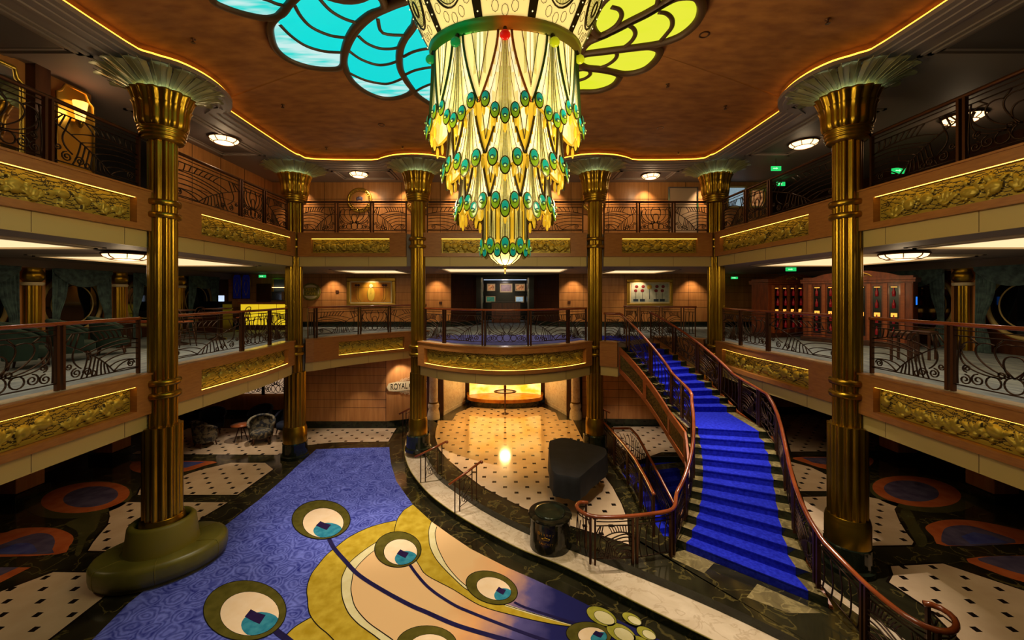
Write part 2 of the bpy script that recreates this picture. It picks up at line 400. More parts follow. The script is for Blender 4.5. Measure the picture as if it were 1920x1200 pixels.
ds.flat([p+(p-cc).normalized()*.06 for p in DF], .322, 2); ds.flat(DF, .325, 3)
# pale slabs where the stair lands
for q in (PP([(1245, 1040), (1290, 1030), (1340, 1055), (1320, 1075)], .32), PP([(1420, 1095), (1500, 1130), (1540, 1150), (1480, 1150), (1400, 1120)], .32)): ds.flat(q, .323, 4)
struct(ds, 'dais', ['dark_stone', 'green_marble', 'inlay_black', 'cream_tile', 'stair_marble'])

# =================================================================== balcony slabs and fascias
PATHS = {}
def addpath(key, pts, **k): PATHS[key] = Path(pts, **k)
L4 = [(-7.3, 2.2), (-7.3, 8.1)]
LM4 = [(-7.42, 8.75), (-7.3, 10.4), (-7.2, 11.8), (-7.3, 13.55)]
BL4 = [(-7.05, 14.05), (-6.8, 14.25), (-6.08, 15.2), (-5.0, 16.2), (-4.05, 17.0), (-3.3, 17.35)]
C4 = [(-2.85, 13.55), (-1.9, 12.72), (-.9, 12.2), (0, 12.0), (.9, 12.2), (1.9, 12.72), (2.85, 13.55)]
addpath('L4', L4); addpath('LM4', LM4); addpath('BL4', BL4); addpath('C4', C4)
addpath('R4', [(-x, y) for x, y in L4]); addpath('RM4', [(-x, y) for x, y in LM4])
addpath('BR4', [(7.05, 14.05), (6.6, 14.5), (6.0, 14.75), (5.45, 14.75)])
addpath('LD4', [(3.25, 13.5), (3.75, 13.2)], smooth=False)
addpath('L5', [(-7.3, 2.2), (-7.3, 8.1)]); addpath('R5', [(7.3, 2.2), (7.3, 8.1)])
addpath('LM5', [(-7.3, 8.7), (-7.3, 13.6)]); addpath('RM5', [(7.3, 8.7), (7.3, 13.6)])
addpath('BL5', [(-7.1, 13.78), (-3.4, 13.78)]); addpath('C5', [(-2.8, 13.78), (2.8, 13.78)]); addpath('BR5', [(3.4, 13.78), (7.1, 13.78)])
sl = MB()
IN = .06
e4 = [(-7.36, 1)]+[(-7.36, 8.1)]+[(p[0]-.06, p[1]) for p in LM4]+[(-7.1, 14.1)]+[(p[0], p[1]+.08) for p in BL4[1:]]+[(-3.25, 13.75)]+[(p[0], p[1]+.08) for p in C4]+[(3.25, 13.6), (3.78, 13.26), (5.42, 14.62), (5.45, 14.82), (6.0, 14.83), (6.6, 14.58), (7.1, 14.1)]+[(-p[0]+.06, p[1]) for p in LM4[::-1]]+[(7.36, 8.1), (7.36, 1)]
sl.prism([(-16, 1)]+e4+[(16, 1), (16, 26), (-16, 26)], 2.95, Z4, 0, 1)
sl.flat([(-2.8, 13.9), (-1.8, 13.08), (-.85, 12.58), (0, 12.4), (.85, 12.58), (1.8, 13.08), (2.8, 13.9), (2.6, 15.6), (-2.6, 15.6)], Z4+.003, 2)
struct(sl, 'balcony_floor', ['soffit_paint', 'carpet_deck', 'carpet_balcony'])
sl = MB()
sl.prism([(-16, 1), (-7.36, 1), (-7.36, 13.86), (7.36, 13.86), (7.36, 1), (16, 1), (16, 26), (-16, 26)], 6.63, Z5, 0, 1)
struct(sl, 'balcony_floor', ['soffit_paint', 'carpet_deck'])

RNG = random.Random(3)
def relief_mesh(path, a, b, z0, z1, off, seed, step=.014):
    r = random.Random(seed); L = b-a; H = z1-z0
    nx = int(L/step)+1; nz = int(H/step)+1
    S = np.linspace(0, L, nx)[:, None]; Zz = np.linspace(0, H, nz)[None, :]
    h = np.zeros((nx, nz)); line = np.zeros((nx, nz), bool)
    # wavy bands of the background
    for k in range(9):
        z_ = (k+.5)*H/9
        c = z_+.018*np.sin(S*2*PI/.42+k*1.3)+.01*np.sin(S*2*PI/.17+k*2.1)
        m = np.abs(Zz-c) < .0075
        line |= m; h = np.where(m, -.006, h)
    # figures: rounded fronds, pods and fans in low relief, each with an incised rim
    x = .16
    while x < L-.06:
        kind = r.random(); cx0, cz0 = x+r.uniform(-.04, .04), H*r.uniform(.05, .3)
        lobes = []
        if kind < .55:          # fan of leaves rising from the foot
            n_ = r.randint(4, 6)
            for q in range(n_):
                an = PI*(.12+.76*(q+.5)/n_)+r.uniform(-.1, .1); ln = r.uniform(.15, .24)
                lobes.append((cx0+.55*ln*math.cos(an), cz0+.55*ln*math.sin(an), ln*.52, r.uniform(.035, .055), an, .034))
            lobes.append((cx0, cz0, .07, .06, 0, .045))
        else:                   # large pod with smaller ones round it
            lobes.append((cx0, H*r.uniform(.4, .55), r.uniform(.1, .14), r.uniform(.09, .13), r.uniform(-.5, .5), .05))
            for q in range(r.randint(3, 5)):
                an = r.uniform(0, 2*PI); lobes.append((cx0+.15*math.cos(an), H*.48+.13*math.sin(an), r.uniform(.045, .09), r.uniform(.03, .05), an, .036))
        r.shuffle(lobes)
        for cx, cz, rx, rz, an, hh in lobes:
            u = (S-cx)*math.cos(an)+(Zz-cz)*math.sin(an); v = -(S-cx)*math.sin(an)+(Zz-cz)*math.cos(an)
            d = (u/rx)**2+(v/rz)**2; on = d < 1
            bump = hh*(1-np.clip(d, 0, 1)**2)+.006
            vein = (np.abs(v) < .006) & (d < .8)
            h = np.where(on, np.maximum(bump, .004+h*.6)-.007*vein, h); line = np.where(on, False, line)
            line |= (d > 1) & (d < 1.2) & (h < .01)
        for q in range(2):
            cx, cz = x+r.uniform(-.2, .2), H*r.uniform(.5, .88); ph = r.uniform(0, 6)
            dx, dz = S-cx, Zz-cz; rad = np.sqrt(dx*dx+dz*dz); th = np.arctan2(dz, dx)
            spi_ = np.abs(((rad/.024-(th+ph)/(2*PI)) % 1)-.5) < .17
            line |= spi_ & (rad < .055) & (h < .01)
        x += .24+.14*r.random()
    # frame the pixels
    ed = (S < .02) | (S > L-.02) | (Zz < .015) | (Zz > H-.015)
    h = np.where(ed, 0, h); line = np.where(ed, False, line)
    mb = MB(); rows = []
    pts = [(path.pt(a+float(S[i, 0]), off), path.pt(a+float(S[i, 0]), off+1)) for i in range(nx)]
    vs = []
    for i in range(nx):
        p, q = pts[i]; dx, dy = q.x-p.x, q.y-p.y
        for j in range(nz):
            hh = h[i, j]; vs.append((p.x+dx*hh, p.y+dy*hh, z0+H*j/(nz-1)))
    fs = []; mi = []
    for i in range(nx-1):
        for j in range(nz-1):
            f = (i*nz+j, (i+1)*nz+j, (i+1)*nz+j+1, i*nz+j+1); fs.append(f if path.sg < 0 else f[::-1]); mi.append(1 if line[i, j] else 0)
    mb.v = vs; mb.f = fs; mb.m = mi; mb.sm = [True]*len(fs)
    return mb
def fascia(key, zt, ra, rb, label, seed, glow='top', grp=None, cream=True):
    p = PATHS[key]; mb = MB(); h, d = .8, .14
    za, zb = zt-.68, zt-.19
    o0, o1 = 0, d
    if ra is None:
        p.sweep(mb, 0, p.L, o0, o1, zt-h, zt, 0)
    else:
        p.sweep(mb, 0, p.L, o0, o1, zb, zt, 0); p.sweep(mb, 0, p.L, o0, o1, zt-h, za, 0)
        p.sweep(mb, 0, ra, o0, o1, za, zb, 0); p.sweep(mb, rb, p.L, o0, o1, za, zb, 0)
        p.sweep(mb, ra, rb, o0-.02, o0, za, zb, 0)
    p.sweep(mb, 0, p.L, .02, d+.025, zt-.015, zt+.02, 0)          # top cap
    p.sweep(mb, 0, p.L, -.3, .02, zt-.02, zt+.016, 3)            # pale stone margin under the railing
    p.sweep(mb, 0, p.L, -.02, .04, zt-1.13, zt-h, 1)              # cream band below
    k = .9
    while k < p.L: p.sweep(mb, k, k+.006, .03, .043, zt-1.12, zt-h, 2); k += 1.5
    struct(mb, 'balcony_fascia', ['fascia_wood', 'cream_paint', 'groove', 'cream_marble'])
    if ra is not None:
        r = relief_mesh(p, ra+.01, rb-.01, za+.008, zb-.008, .012, seed)
        root = one(r, 'relief_panel', ['relief_gold', 'relief_line'], label, 'relief', 'gilded relief panels on the balcony fronts')
        s_ = MB()
        if glow in ('top', 'both'): p.sweep(s_, ra+.02, rb-.02, .105, .13, zb-.007, zb-.003, 0)
        if glow in ('bottom', 'both'): p.sweep(s_, ra+.02, rb-.02, .105, .13, za+.003, za+.007, 0)
        s_.build('light_strip', ['strip_glow'], root)
def sx(key, X):
    """arclength on the path where x = X"""
    p = PATHS[key]; best = min(range(201), key=lambda i: abs(p.pt(p.L*i/200).x-X)); return p.L*best/200
fascia('L4', Z4, .6, 5.55, 'long gilded relief on the lower balcony front beside the dark green armchairs', 11, 'top')
fascia('LM4', Z4, .75, 4.35, 'curved gilded relief on the balcony front below the café tables', 12, 'bottom')
fascia('BL4', Z4, sx('BL4', -6.3), sx('BL4', -4.3), 'curved gilded relief below the balcony that passes the round café sign', 13, 'bottom')
fascia('C4', Z4, .35, PATHS['C4'].L-.35, 'bowed gilded relief on the central balcony above the glowing alcove', 14, 'bottom')
fascia('RM4', Z4, .75, 4.35, 'curved gilded relief on the balcony front below the farther wine cabinet', 15, 'top')
fascia('R4', Z4, .6, 5.55, 'long gilded relief on the lower balcony front beside the nearer wine cabinet', 16, 'top')
fascia('BR4', Z4, None, None, '', 17); fascia('LD4', Z4, None, None, '', 18)
fascia('L5', Z5, .6, 5.55, 'long gilded relief on the upper balcony front below the arched mirror', 21, 'top')
fascia('LM5', Z5, .7, 4.6, 'straight gilded relief on the upper balcony front above the café tables', 22, 'top')
fascia('BL5', Z5, .45, 3.15, 'short gilded relief on the upper balcony below the round wall emblem', 23, 'top')
fascia('C5', Z5, .6, 5.05, 'gilded relief on the upper balcony partly behind the chandelier tip', 24, 'top')
fascia('BR5', Z5, .6, 3.2, 'short gilded relief on the upper balcony above the stair landing picture', 25, 'top')
fascia('RM5', Z5, .7, 4.6, 'straight gilded relief on the upper balcony front above the farther wine cabinet', 26, 'top')
fascia('R5', Z5, .6, 5.55, 'long gilded relief on the upper balcony front above the nearer wine cabinet', 27, 'top')

# =================================================================== ceilings
half = [(-6.95, 1.2), (-6.95, 5), (-6.95, 7.3), (-6.82, 7.65), (-6.5, 7.95), (-6.33, 8.4), (-6.33, 8.95), (-6.5, 9.5), (-6.85, 9.95), (-6.95, 10.2), (-6.95, 12.9), (-6.85, 13.35), (-6.6, 13.72), (-4.65, 13.8), (-4.25, 13.6), (-3.75, 13.32), (-3.1, 13.2), (-2.5, 13.3), (-2.0, 13.6), (-1.6, 13.75), (-.8, 13.78)]
cove = [Vector((x, y, 0)) for x, y in half]+[Vector((-x, y, 0)) for x, y in half[::-1]]
cove = cr(cove, 3, False)
def offs(poly, d, closed=True):
    n = len(poly); out = []
    for i in range(n):
        t = (poly[(i+1) % n]-poly[i-1]); t.z = 0; t.normalize(); out.append(poly[i]+Vector((-t.y, t.x, 0))*d)
    return out
def ring_flat(outer, inner, z, name, mats):
    bm = bmesh.new(); es = []
    for lp in (outer, inner):
        vs = [bm.verts.new((p[0], p[1], z)) for p in lp]
        es += [bm.edges.new((vs[i], vs[(i+1) % len(vs)])) for i in range(len(vs))]
    bmesh.ops.triangle_fill(bm, edges=es, use_beauty=True)
    me = bpy.data.meshes.new(name); bm.to_mesh(me); bm.free()
    for k in mats: me.materials.append(M[k])
    o = bpy.data.objects.new(name, me); COL.objects.link(o); o['kind'] = 'structure'; return o
sgn = 1 if (offs(cove, .1)[5].x < cove[5].x) else -1
lip = MB(); prof = [(.02, 10.31), (0, 10.30), (0, 10.215), (.1, 10.205), (.11, 10.18), (.24, 10.175), (.25, 10.155), (.42, 10.15), (.43, 10.125), (.5, 10.125), (.51, 10.15)]
rows = [[(q.x, q.y, z) for q in offs(cove, sgn*o)] for o, z in prof]
lip.grid(rows, 0, False, True)
struct(lip, 'trim_1', ['soffit_paint'])
gl = MB(); gl.grid([[(q.x, q.y, z) for q in offs(cove, sgn*o)] for o, z in ((.05, 10.31), (.05, 10.355))], 0, False, True)
one(gl, 'cove_light', ['cove_glow'], 'amber light strip running round the edge of the raised ceiling', 'light strip')
ring_flat([(-16, 1), (16, 1), (16, 26), (-16, 26)], offs(cove, sgn*.46), ZC, 'ceiling', ['soffit_paint'])
dm = MB(); c0 = Vector((0, 7.0, 0)); oc = offs(cove, sgn*.16); rows = []
for k in range(13):
    t = 1-k/12*.98
    rows.append([(c0.x+(q.x-c0.x)*t, c0.y+(q.y-c0.y)*t, 10.45+.27*(1-t*t)) for q in oc])
dm.grid(rows, 0, True, True); dm.grid([[(q.x, q.y, z) for q in oc] for z in (10.45, 10.2)], 0, False, True)
struct(dm, 'ceiling', ['plaster'])
# coffers in the upper soffit: flat panels, recess darkness put into their colour, with stepped mouldings
cf = MB()
def coffer(x0, y0, x1, y1, z=ZC):
    for k, (g, dz) in enumerate(((0, .03), (.1, .05), (.2, .02))):
        a, b, c, d = x0+g, y0+g, x1-g, y1-g
        for lo, hi in (((a, b), (c, b+.07)), ((a, d-.07), (c, d)), ((a, b), (a+.07, d)), ((c-.07, b), (c, d))): cf.b2((lo[0], lo[1], z-dz), (hi[0], hi[1], z+.001), 0)
    cf.b2((x0+.28, y0+.28, z-.012), (x1-.28, y1-.28, z), 1)
for s_ in (-1, 1):
    for a in ((7.75, 3.5, 10.3, 7.5), (7.75, 9.6, 9.2, 12.9)):
        x0, x1 = sorted((s_*a[0], s_*a[2])); coffer(x0, a[1], x1, a[3])
    x0, x1 = sorted((s_*4.1, s_*6.4)); coffer(x0, 14.3, x1, 15.6)
struct(cf, 'trim_2', ['soffit_paint', 'soffit_dark'])

# =================================================================== walls
def wallseg(mb, a, b, z0, z1, t=.15, mi=0):
    d = Vector((b[0]-a[0], b[1]-a[1])); L = d.length; d.normalize(); n = Vector((-d.y, d.x))
    if n.dot(Vector((0, 8))-Vector(a)) > 0: n = -n
    mb.prism([(a[0], a[1]), (b[0], b[1]), (b[0]+n.x*t, b[1]+n.y*t), (a[0]+n.x*t, a[1]+n.y*t)], z0, z1, mi)
def grooves(mb, a, b, hs, vs, z0, z1, mi=1, w_=.012):
    """dark joints on a panelled wall from a to b"""
    A = Vector((a[0], a[1], 0)); B = Vector((b[0], b[1], 0)); d = (B-A); L = d.length; d.normalize(); n = Vector((-d.y, d.x, 0))
    if n.dot(Vector((0, 8, 0))-A) < 0: n = -n
    rz = math.atan2(d.y, d.x)
    for h in hs: c = A+d*(L/2)+n*.001; mb.box((c.x, c.y, h), (L/2, .003, w_/2), mi, rz)
    for v in vs: c = A+d*v+n*.001; mb.box((c.x, c.y, (z0+z1)/2), (w_/2, .003, (z1-z0)/2), mi, rz)
def skirt(mb, a, b, z0, h=.22, mi=2):
    A = Vector((a[0], a[1], 0)); B = Vector((b[0], b[1], 0)); d = (B-A); L = d.length; d.normalize(); n = Vector((-d.y, d.x, 0))
    if n.dot(Vector((0, 8, 0))-A) < 0: n = -n
    c = A+d*(L/2)+n*.012; mb.box((c.x, c.y, z0+h/2), (L/2, .012, h/2), mi, math.atan2(d.y, d.x))
WM = ['wall_wood', 'groove', 'dark_stone', 'dark_wood']
# lobby level
wb = MB()
wallseg(wb, (-8.7, 16.85), (-5.02, 16.85), 0, 2.96); grooves(wb, (-8.7, 16.85), (-5.02, 16.85), [.86+.34*k for k in range(6)], [1.53, 3.66], .25, 2.95); skirt(wb, (-8.7, 16.85), (-5.02, 16.85), 0, .28)
wallseg(wb, (-5.02, 16.85), (-3.3, 17.5), 0, 2.96); skirt(wb, (-5.02, 16.85), (-3.3, 17.5), 0, .28)
struct(wb, 'wall_back', WM)
wb = MB()
wallseg(wb, (3.35, 17.25), (6.6, 17.1), 0, 2.96); grooves(wb, (3.35, 17.25), (6.6, 17.1), [.86+.34*k for k in range(6)], [1.55, 3.1], .25, 2.95); skirt(wb, (3.35, 17.25), (6.6, 17.1), 0, .28)
wallseg(wb, (6.6, 17.1), (6.7, 18.9), 0, 2.96); wallseg(wb, (6.7, 18.9), (15, 18.9), 0, 2.96); skirt(wb, (6.7, 18.9), (15, 18.9), 0, .3); grooves(wb, (6.7, 18.9), (15, 18.9), [1.0, 1.6, 2.2], [2, 4, 6], .3, 2.9)
struct(wb, 'wall_back', WM)
wb = MB(); wallseg(wb, (-15, 18.7), (-8.7, 18.7), 0, 2.96); wallseg(wb, (-8.7, 18.7), (-8.7, 16.85), 0, 2.96); skirt(wb, (-15, 18.7), (-8.7, 18.7), 0)
struct(wb, 'wall_back', WM)
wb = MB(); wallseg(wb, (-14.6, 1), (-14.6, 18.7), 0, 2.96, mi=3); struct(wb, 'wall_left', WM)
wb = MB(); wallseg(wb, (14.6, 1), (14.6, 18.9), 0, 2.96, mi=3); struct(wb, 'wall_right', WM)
# middle level
wb = MB()
for s_ in (-1, 1):
    a, b = (s_*13.4, 19.3), (s_*2.62, 19.3)
    wallseg(wb, a, b, Z4, 6.63); grooves(wb, a, b, [Z4+.95+.36*k for k in range(5)], [3.6, 4.5, 6.1, 7.6, 9.6], Z4+.2, 6.6); skirt(wb, a, b, Z4, .26)
    a, b = (s_*2.6, 19.3), (s_*1.5, 20.7)
    wallseg(wb, a, b, Z4, 6.63, mi=3); grooves(wb, a, b, [Z4+.5+.36*k for k in range(6)], [], Z4, 6.6); skirt(wb, a, b, Z4)
struct(wb, 'wall_back', WM)
for s_, nm in ((-1, 'wall_left'), (1, 'wall_right')):
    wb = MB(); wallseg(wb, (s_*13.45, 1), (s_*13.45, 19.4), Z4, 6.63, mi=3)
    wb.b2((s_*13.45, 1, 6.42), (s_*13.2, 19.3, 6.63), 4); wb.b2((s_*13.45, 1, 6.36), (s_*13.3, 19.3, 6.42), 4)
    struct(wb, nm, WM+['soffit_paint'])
# upper level
wb = MB(); a, b = (-9.35, 16.0), (9.35, 16.0)
wallseg(wb, a, b, Z5, ZC); grooves(wb, a, b, [Z5+.45, Z5+1.1, Z5+1.72], [.6, 2.1, 3.65, 5.2, 6.75, 8.3, 9.8, 10.5, 12.0, 13.5, 15.1, 16.6, 18.1], Z5, ZC, w_=.016)
struct(wb, 'wall_back', WM)
wb = MB()
wallseg(wb, (-9.35, 11.2), (-9.35, 16.0), Z5, ZC); grooves(wb, (-9.35, 11.2), (-9.35, 16.0), [Z5+.45, Z5+1.1, Z5+1.72], [.7, 1.9, 3.1, 4.3], Z5, ZC, w_=.016)
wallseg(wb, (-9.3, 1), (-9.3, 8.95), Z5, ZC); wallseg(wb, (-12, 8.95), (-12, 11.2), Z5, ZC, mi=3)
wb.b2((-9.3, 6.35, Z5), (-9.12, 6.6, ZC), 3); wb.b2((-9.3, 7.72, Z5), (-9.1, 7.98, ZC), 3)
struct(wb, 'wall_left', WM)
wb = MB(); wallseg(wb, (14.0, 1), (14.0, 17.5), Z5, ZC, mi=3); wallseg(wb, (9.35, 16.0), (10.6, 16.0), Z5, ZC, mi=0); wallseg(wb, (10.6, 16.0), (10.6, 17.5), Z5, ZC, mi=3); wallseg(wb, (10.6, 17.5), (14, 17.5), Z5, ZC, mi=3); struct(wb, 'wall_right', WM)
# =================================================================== columns
def reed(n, d): return lambda t, r: r*(1-d*(1-abs(math.cos(n*t/2)))**1.0)
def leafy(n, d): return lambda t, r: r*(1-d*(1-abs(math.cos(n*t/2))))
def column(x, y, z0, label, kind):
    root = thing('fluted_column', label, 'column', (x, y, z0), group='gold columns of the atrium')
    o = -z0; k_ = .82 if kind == 'dais' else 1.0
    m = MB()
    if kind != 'bench':
        R = .4 if kind == 'dais' else .4
        m.lathe([(R+.05, 0), (R+.05, .1), (R, .13), (R, .52), (R-.02, .55)], n=32, smooth=False)
        m.build('stone_base', ['dark_stone'], root)
    m = MB(); m.lathe([(k_*r_, z_) for r_, z_ in ((.385, .5), (.385, .98), (.37, 1.0), (.375, 1.03), (.355, 1.05), (.36, 1.08), (.345, 1.1))], n=32)
    m.build('base', ['brass'], root)
    m = MB()
    m.lathe([(.345*k_, 1.08), (.345*k_, 2.96+o)], n=96, flute=reed(14, .16)); m.lathe([(.25, 2.96+o), (.25, 8.85+o)], n=96, flute=reed(10, .2))
    m.build('shaft', ['brass'], root)
    for k in range(2):
        zc = (Z4, Z5)[k]
        for dz in (-.2, -.46):
            m = MB(); m.lathe([(.25, -.06), (.3, -.055), (.315, -.02), (.315, .02), (.3, .055), (.25, .06)], (0, 0, zc+dz+o), n=32); m.build('ring', ['brass'], root)
    m = MB(); a = 1 if x > 0 else -1
    if kind in ('bench', 'plain'):
        for za, zb in ((1.2, 2.95), (2.95, Z4+1.2), (Z4+1.2, 6.63), (6.63, 8.9)): m.box((a*.3, .28, (za+zb)/2+o), (.12, .16, (zb-za)/2))
        m.build('pilaster', ['brass'], root, bevel=.02)
    m = MB(); zz = 8.83+o
    m.lathe([(.25, -.02), (.34, 0), (.36, .03), (.34, .06), (.37, .07), (.385, .1), (.365, .13), (.385, .14), (.4, .17), (.38, .2), (.4, .21), (.41, .24), (.38, .26)], (0, 0, zz), n=40)
    m.build('collar', ['brass'], root)
    m = MB(); zz = 9.08+o
    m.lathe([(.38, 0), (.43, .05), (.445, .15), (.45, .3), (.47, .42), (.5, .47)], (0, 0, zz), n=120, flute=leafy(16, .09), cap=False)
    m.lathe([(.43, .38), (.47, .46), (.5, .56), (.54, .66), (.57, .7), (.55, .71)], (0, 0, zz), n=120, flute=leafy(16, .1), cap=False)
    m.build('capital', ['brass'], root)
    # flared crown of lobed petals
    m = MB(); N = 14
    for k in range(N):
        t0 = 2*PI*k/N; rows = []
        for i in range(9):
            s = i/8; r = .4+.68*s; z = 9.74+.39*(s**.75)-.05*(s > .99)+o
            row = []
            for j in range(7):
                v = j/6*2-1; wd = (PI/N)*(.97-.12*s**3)
                rr = r*(1-.2*s*s*abs(v)**2.2); bul = .06*(1-v*v)*s
                row.append((rr*math.cos(t0+v*wd), rr*math.sin(t0+v*wd), z-bul))
            rows.append(row)
        m.grid(rows)
        for v in (-.5, 0, .5):
            m.tube([((.42+.62*i/6)*math.cos(t0+v*PI/N*1.1), (.42+.62*i/6)*math.sin(t0+v*PI/N*1.1), 9.725+.37*((i/6)**.75)-.03*(i/6)+o) for i in range(7)], .007, 4)
    m.build('crown_petals', ['petal_metal'], root)
    m = MB(); m.tube([(.45*math.cos(2*PI*k/24), .45*math.sin(2*PI*k/24), 9.72+o) for k in range(24)], .02, 5, closed=True)
    m.build('uplight', ['uplight'], root)
    return root
mat('petal_metal', (160, 154, 104), .38, .5)
column(-7.13, 8.3, 0, 'gold fluted column rising out of the round olive bench', 'bench')
column(7.13, 8.3, 0, 'gold fluted column between the staircase foot and the nearer wine cabinet', 'plain')
column(-7.33, 13.9, 0, 'gold fluted column between the café bar and the round café sign', 'plain')
column(7.33, 13.9, 0, 'gold fluted column behind the upper flight of the blue staircase', 'plain')
column(-3.0, 13.75, .32, 'gold fluted column covering the end of the lettered wall sign', 'dais')
column(3.1, 13.75, .32, 'gold fluted column behind the black covered piano', 'dais')

# =================================================================== wrought-iron railings
def qb(a, b, c, n=10):
    return [((1-t)**2*a[0]+2*t*(1-t)*b[0]+t*t*c[0], (1-t)**2*a[1]+2*t*(1-t)*b[1]+t*t*c[1]) for t in [i/n for i in range(n+1)]]
def cb(a, b, c, d, n=14):
    o = []
    for i in range(n+1):
        t = i/n; u = 1-t
        o.append(tuple(u**3*a[k]+3*u*u*t*b[k]+3*u*t*t*c[k]+t**3*d[k] for k in (0, 1)))
    return o
def spi(cx, cy, r, turns=1.4, a0=0.0, d=1, n=16):
    return [(cx+r*(1-.8*i/n)*math.cos(a0+d*2*PI*turns*i/n), cy+r*(1-.8*i/n)*math.sin(a0+d*2*PI*turns*i/n)) for i in range(n+1)]
def circ(cx, cy, r, n=14): return [(cx+r*math.cos(2*PI*i/n), cy+r*math.sin(2*PI*i/n)) for i in range(n+1)]
def fan_panel(w, h, flip=False):
    """leaf spray: arcs meeting a rising midrib, rays above it, scrolls at the foot"""
    L = []
    rib = qb((.36*w, .02*h), (.55*w, .45*h), (w, .78*h), 14); L.append(rib)
    L.append(qb((0, .02*h), (.2*w, .06*h), (.36*w, .02*h)))
    for i, (hy, k) in enumerate(((.22, 2), (.36, 4), (.5, 6), (.62, 8), (.72, 9))): L.append(qb((0, hy*h), (.3*w, (hy+.1)*h), rib[k], 8))
    top = qb((0, .72*h), (.45*w, .95*h), rib[11], 12); L.append(top)
    for i in range(1, 9):
        p = top[i]; L.append(qb(p, (p[0]+.02*w, p[1]+.1*h), (p[0]+.05*w*i/4, h), 3))
    for t in (12, 13): L.append([rib[t], (min(w, rib[t][0]-.06*w), h)])
    L.append([rib[14], (w*.9, h)])
    for i, k in enumerate((3, 4, 5, 6, 7, 8, 9)): L.append(qb(rib[k], (rib[k][0]+.02*w, .25*h), (rib[k][0]-.03*w+.02*w*i, .0), 6))
    L.append(qb(rib[12], (.96*w, .4*h), (.8*w, .22*h), 8))
    L += [spi(.86*w, .14*h, .11*h, 1.6, PI/2, -1), spi(.72*w, .12*h, .1*h, 1.5, 0, 1), spi(.95*w, .3*h, .07*h, 1.4, 0, -1), spi(.1*w, .14*h, .1*h, 1.7, PI, -1), circ(.64*w, .07*h, .05*h)]
    L.append(qb((.1*w, .24*h), (.25*w, .22*h), (.36*w, .02*h)))
    L += [[(0, h), (w, h)], [(0, 0), (w, 0)]]
    if flip: L = [[(w-x, y) for x, y in p] for p in L]
    return L
def lyre_panel(w, h):
    """three-lobed shell over circles and scrolls, symmetric"""
    L = []; c = w/2; k = min(w, 1.5)/1.2
    L.append(cb((c, .3*h), (c-.3*k, .75*h), (c-.2*k, .97*h), (c, .9*h))); L.append(cb((c, .3*h), (c+.3*k, .75*h), (c+.2*k, .97*h), (c, .9*h)))
    L.append(cb((c-.05*k, .32*h), (c-.16*k, .6*h), (c-.08*k, .72*h), (c, .7*h))); L.append(cb((c+.05*k, .32*h), (c+.16*k, .6*h), (c+.08*k, .72*h), (c, .7*h)))
    for s in (-1, 1):
        def q(x, y): return (c+s*x*k, y*h)
        L.append(cb(q(.04, .3), q(.5, .5), q(.46, 1.05), q(.17, .86)))
        L.append(cb(q(.08, .28), q(.62, .36), q(.66, 1.0), q(.36, .88)))
        L.append(cb(q(.12, .26), q(.56, .28), q(.62, .6), q(.5, .82)))
        L.append([(c+s*(.17*k+.02), .86*h), (c+s*.1*k, h)]); L.append(qb(q(.36, .88), q(.42, .95), q(.46, 1.0), 4))
        L += [circ(c+s*.12*k, .33*h, .05*h, 10), circ(c+s*.2*k, .16*h, .12*h, 12), spi(c+s*.36*k, .16*h, .12*h, 1.5, PI/2, -s), spi(c+s*.5*k, .13*h, .11*h, 1.5, PI/2, s), spi(c+s*.48*k, .36*h, .08*h, 1.5, -PI/2, s)]
        L.append(qb(q(.58, .02), q(.6, .5), q(.55, 1.0), 8))
    L.append(circ(c, .17*h, .15*h, 16))
    L += [[(0, h), (w, h)], [(0, 0), (w, 0)]]
    return [[(min(max(x, 0), w), min(max(y, 0), h)) for x, y in p] for p in L]
def bars_panel(w, h, flip=False):
    L = [[(0, h), (w, h)], [(0, 0), (w, 0)]]
    n = max(3, int(w/.13))
    for i in range(n):
        x = w*(i+.5)/n; L.append(qb((x, 0), (x+.12*w*(1 if not flip else -1), .5*h), (x, h), 6))
    return L
IRON_R = .0125
def railing(fn, L, panels, zr, label, wood, off=-.1, H=1.1, cat='railing', group='wrought iron balcony railings', posts=True, name='balcony_railing', hr=.036, parent=None):
    """fn(s, off, z) -> point on the rail line; panels = [(s0, s1, kind)]"""
    b = fn(panels[0][0], off, zr); B = Vector(b)
    if parent is None: root = thing(name, label, cat, b, group=group)
    else:
        root = thing(name, None, None, b-parent.location); root.parent = parent
    m = MB(); s0, s1 = panels[0][0], panels[-1][1]
    n = max(2, int((s1-s0)/.09)); m.tube([fn(s0+(s1-s0)*i/n, off, zr+H)-B for i in range(n+1)], hr, 8)
    m.build('handrail', ['handrail_wood' if wood else 'bronze'], root)
    zb, h = .12, H-.3
    for a, e, kind in panels:
        w_ = e-a-.14
        if w_ < .1: continue
        sh = {'F': lambda: fan_panel(w_, h), 'G': lambda: fan_panel(w_, h, True), 'L': lambda: lyre_panel(w_, h), 'B': lambda: bars_panel(w_, h)}[kind]()
        m = MB()
        for pl in sh: m.tube([fn(a+.07+u, off, zr+zb+v)-B for u, v in pl], IRON_R, 4)
        m.tube([fn(a+.07+w_*i/6, off, zr+H-.09)-B for i in range(7)], .011, 4)
        m.build('scrollwork', ['iron'], root)
    if posts:
        ps = []
        for a, e, k in panels: ps += [a+.045, e-.045]
        for s in ps:
            m = MB(); q0 = fn(s, off, zr)-B; q1 = fn(s, off, zr+H)-B; d = fn(min(s+.05, L), off, zr)-fn(max(s-.05, 0), off, zr)
            m.box(((q0.x+q1.x)/2, (q0.y+q1.y)/2, (q0.z+q1.z)/2), (.02, .032, (q1.z-q0.z)/2), 0, math.atan2(d.y, d.x)); m.build('post', ['bronze'], root)
    return root
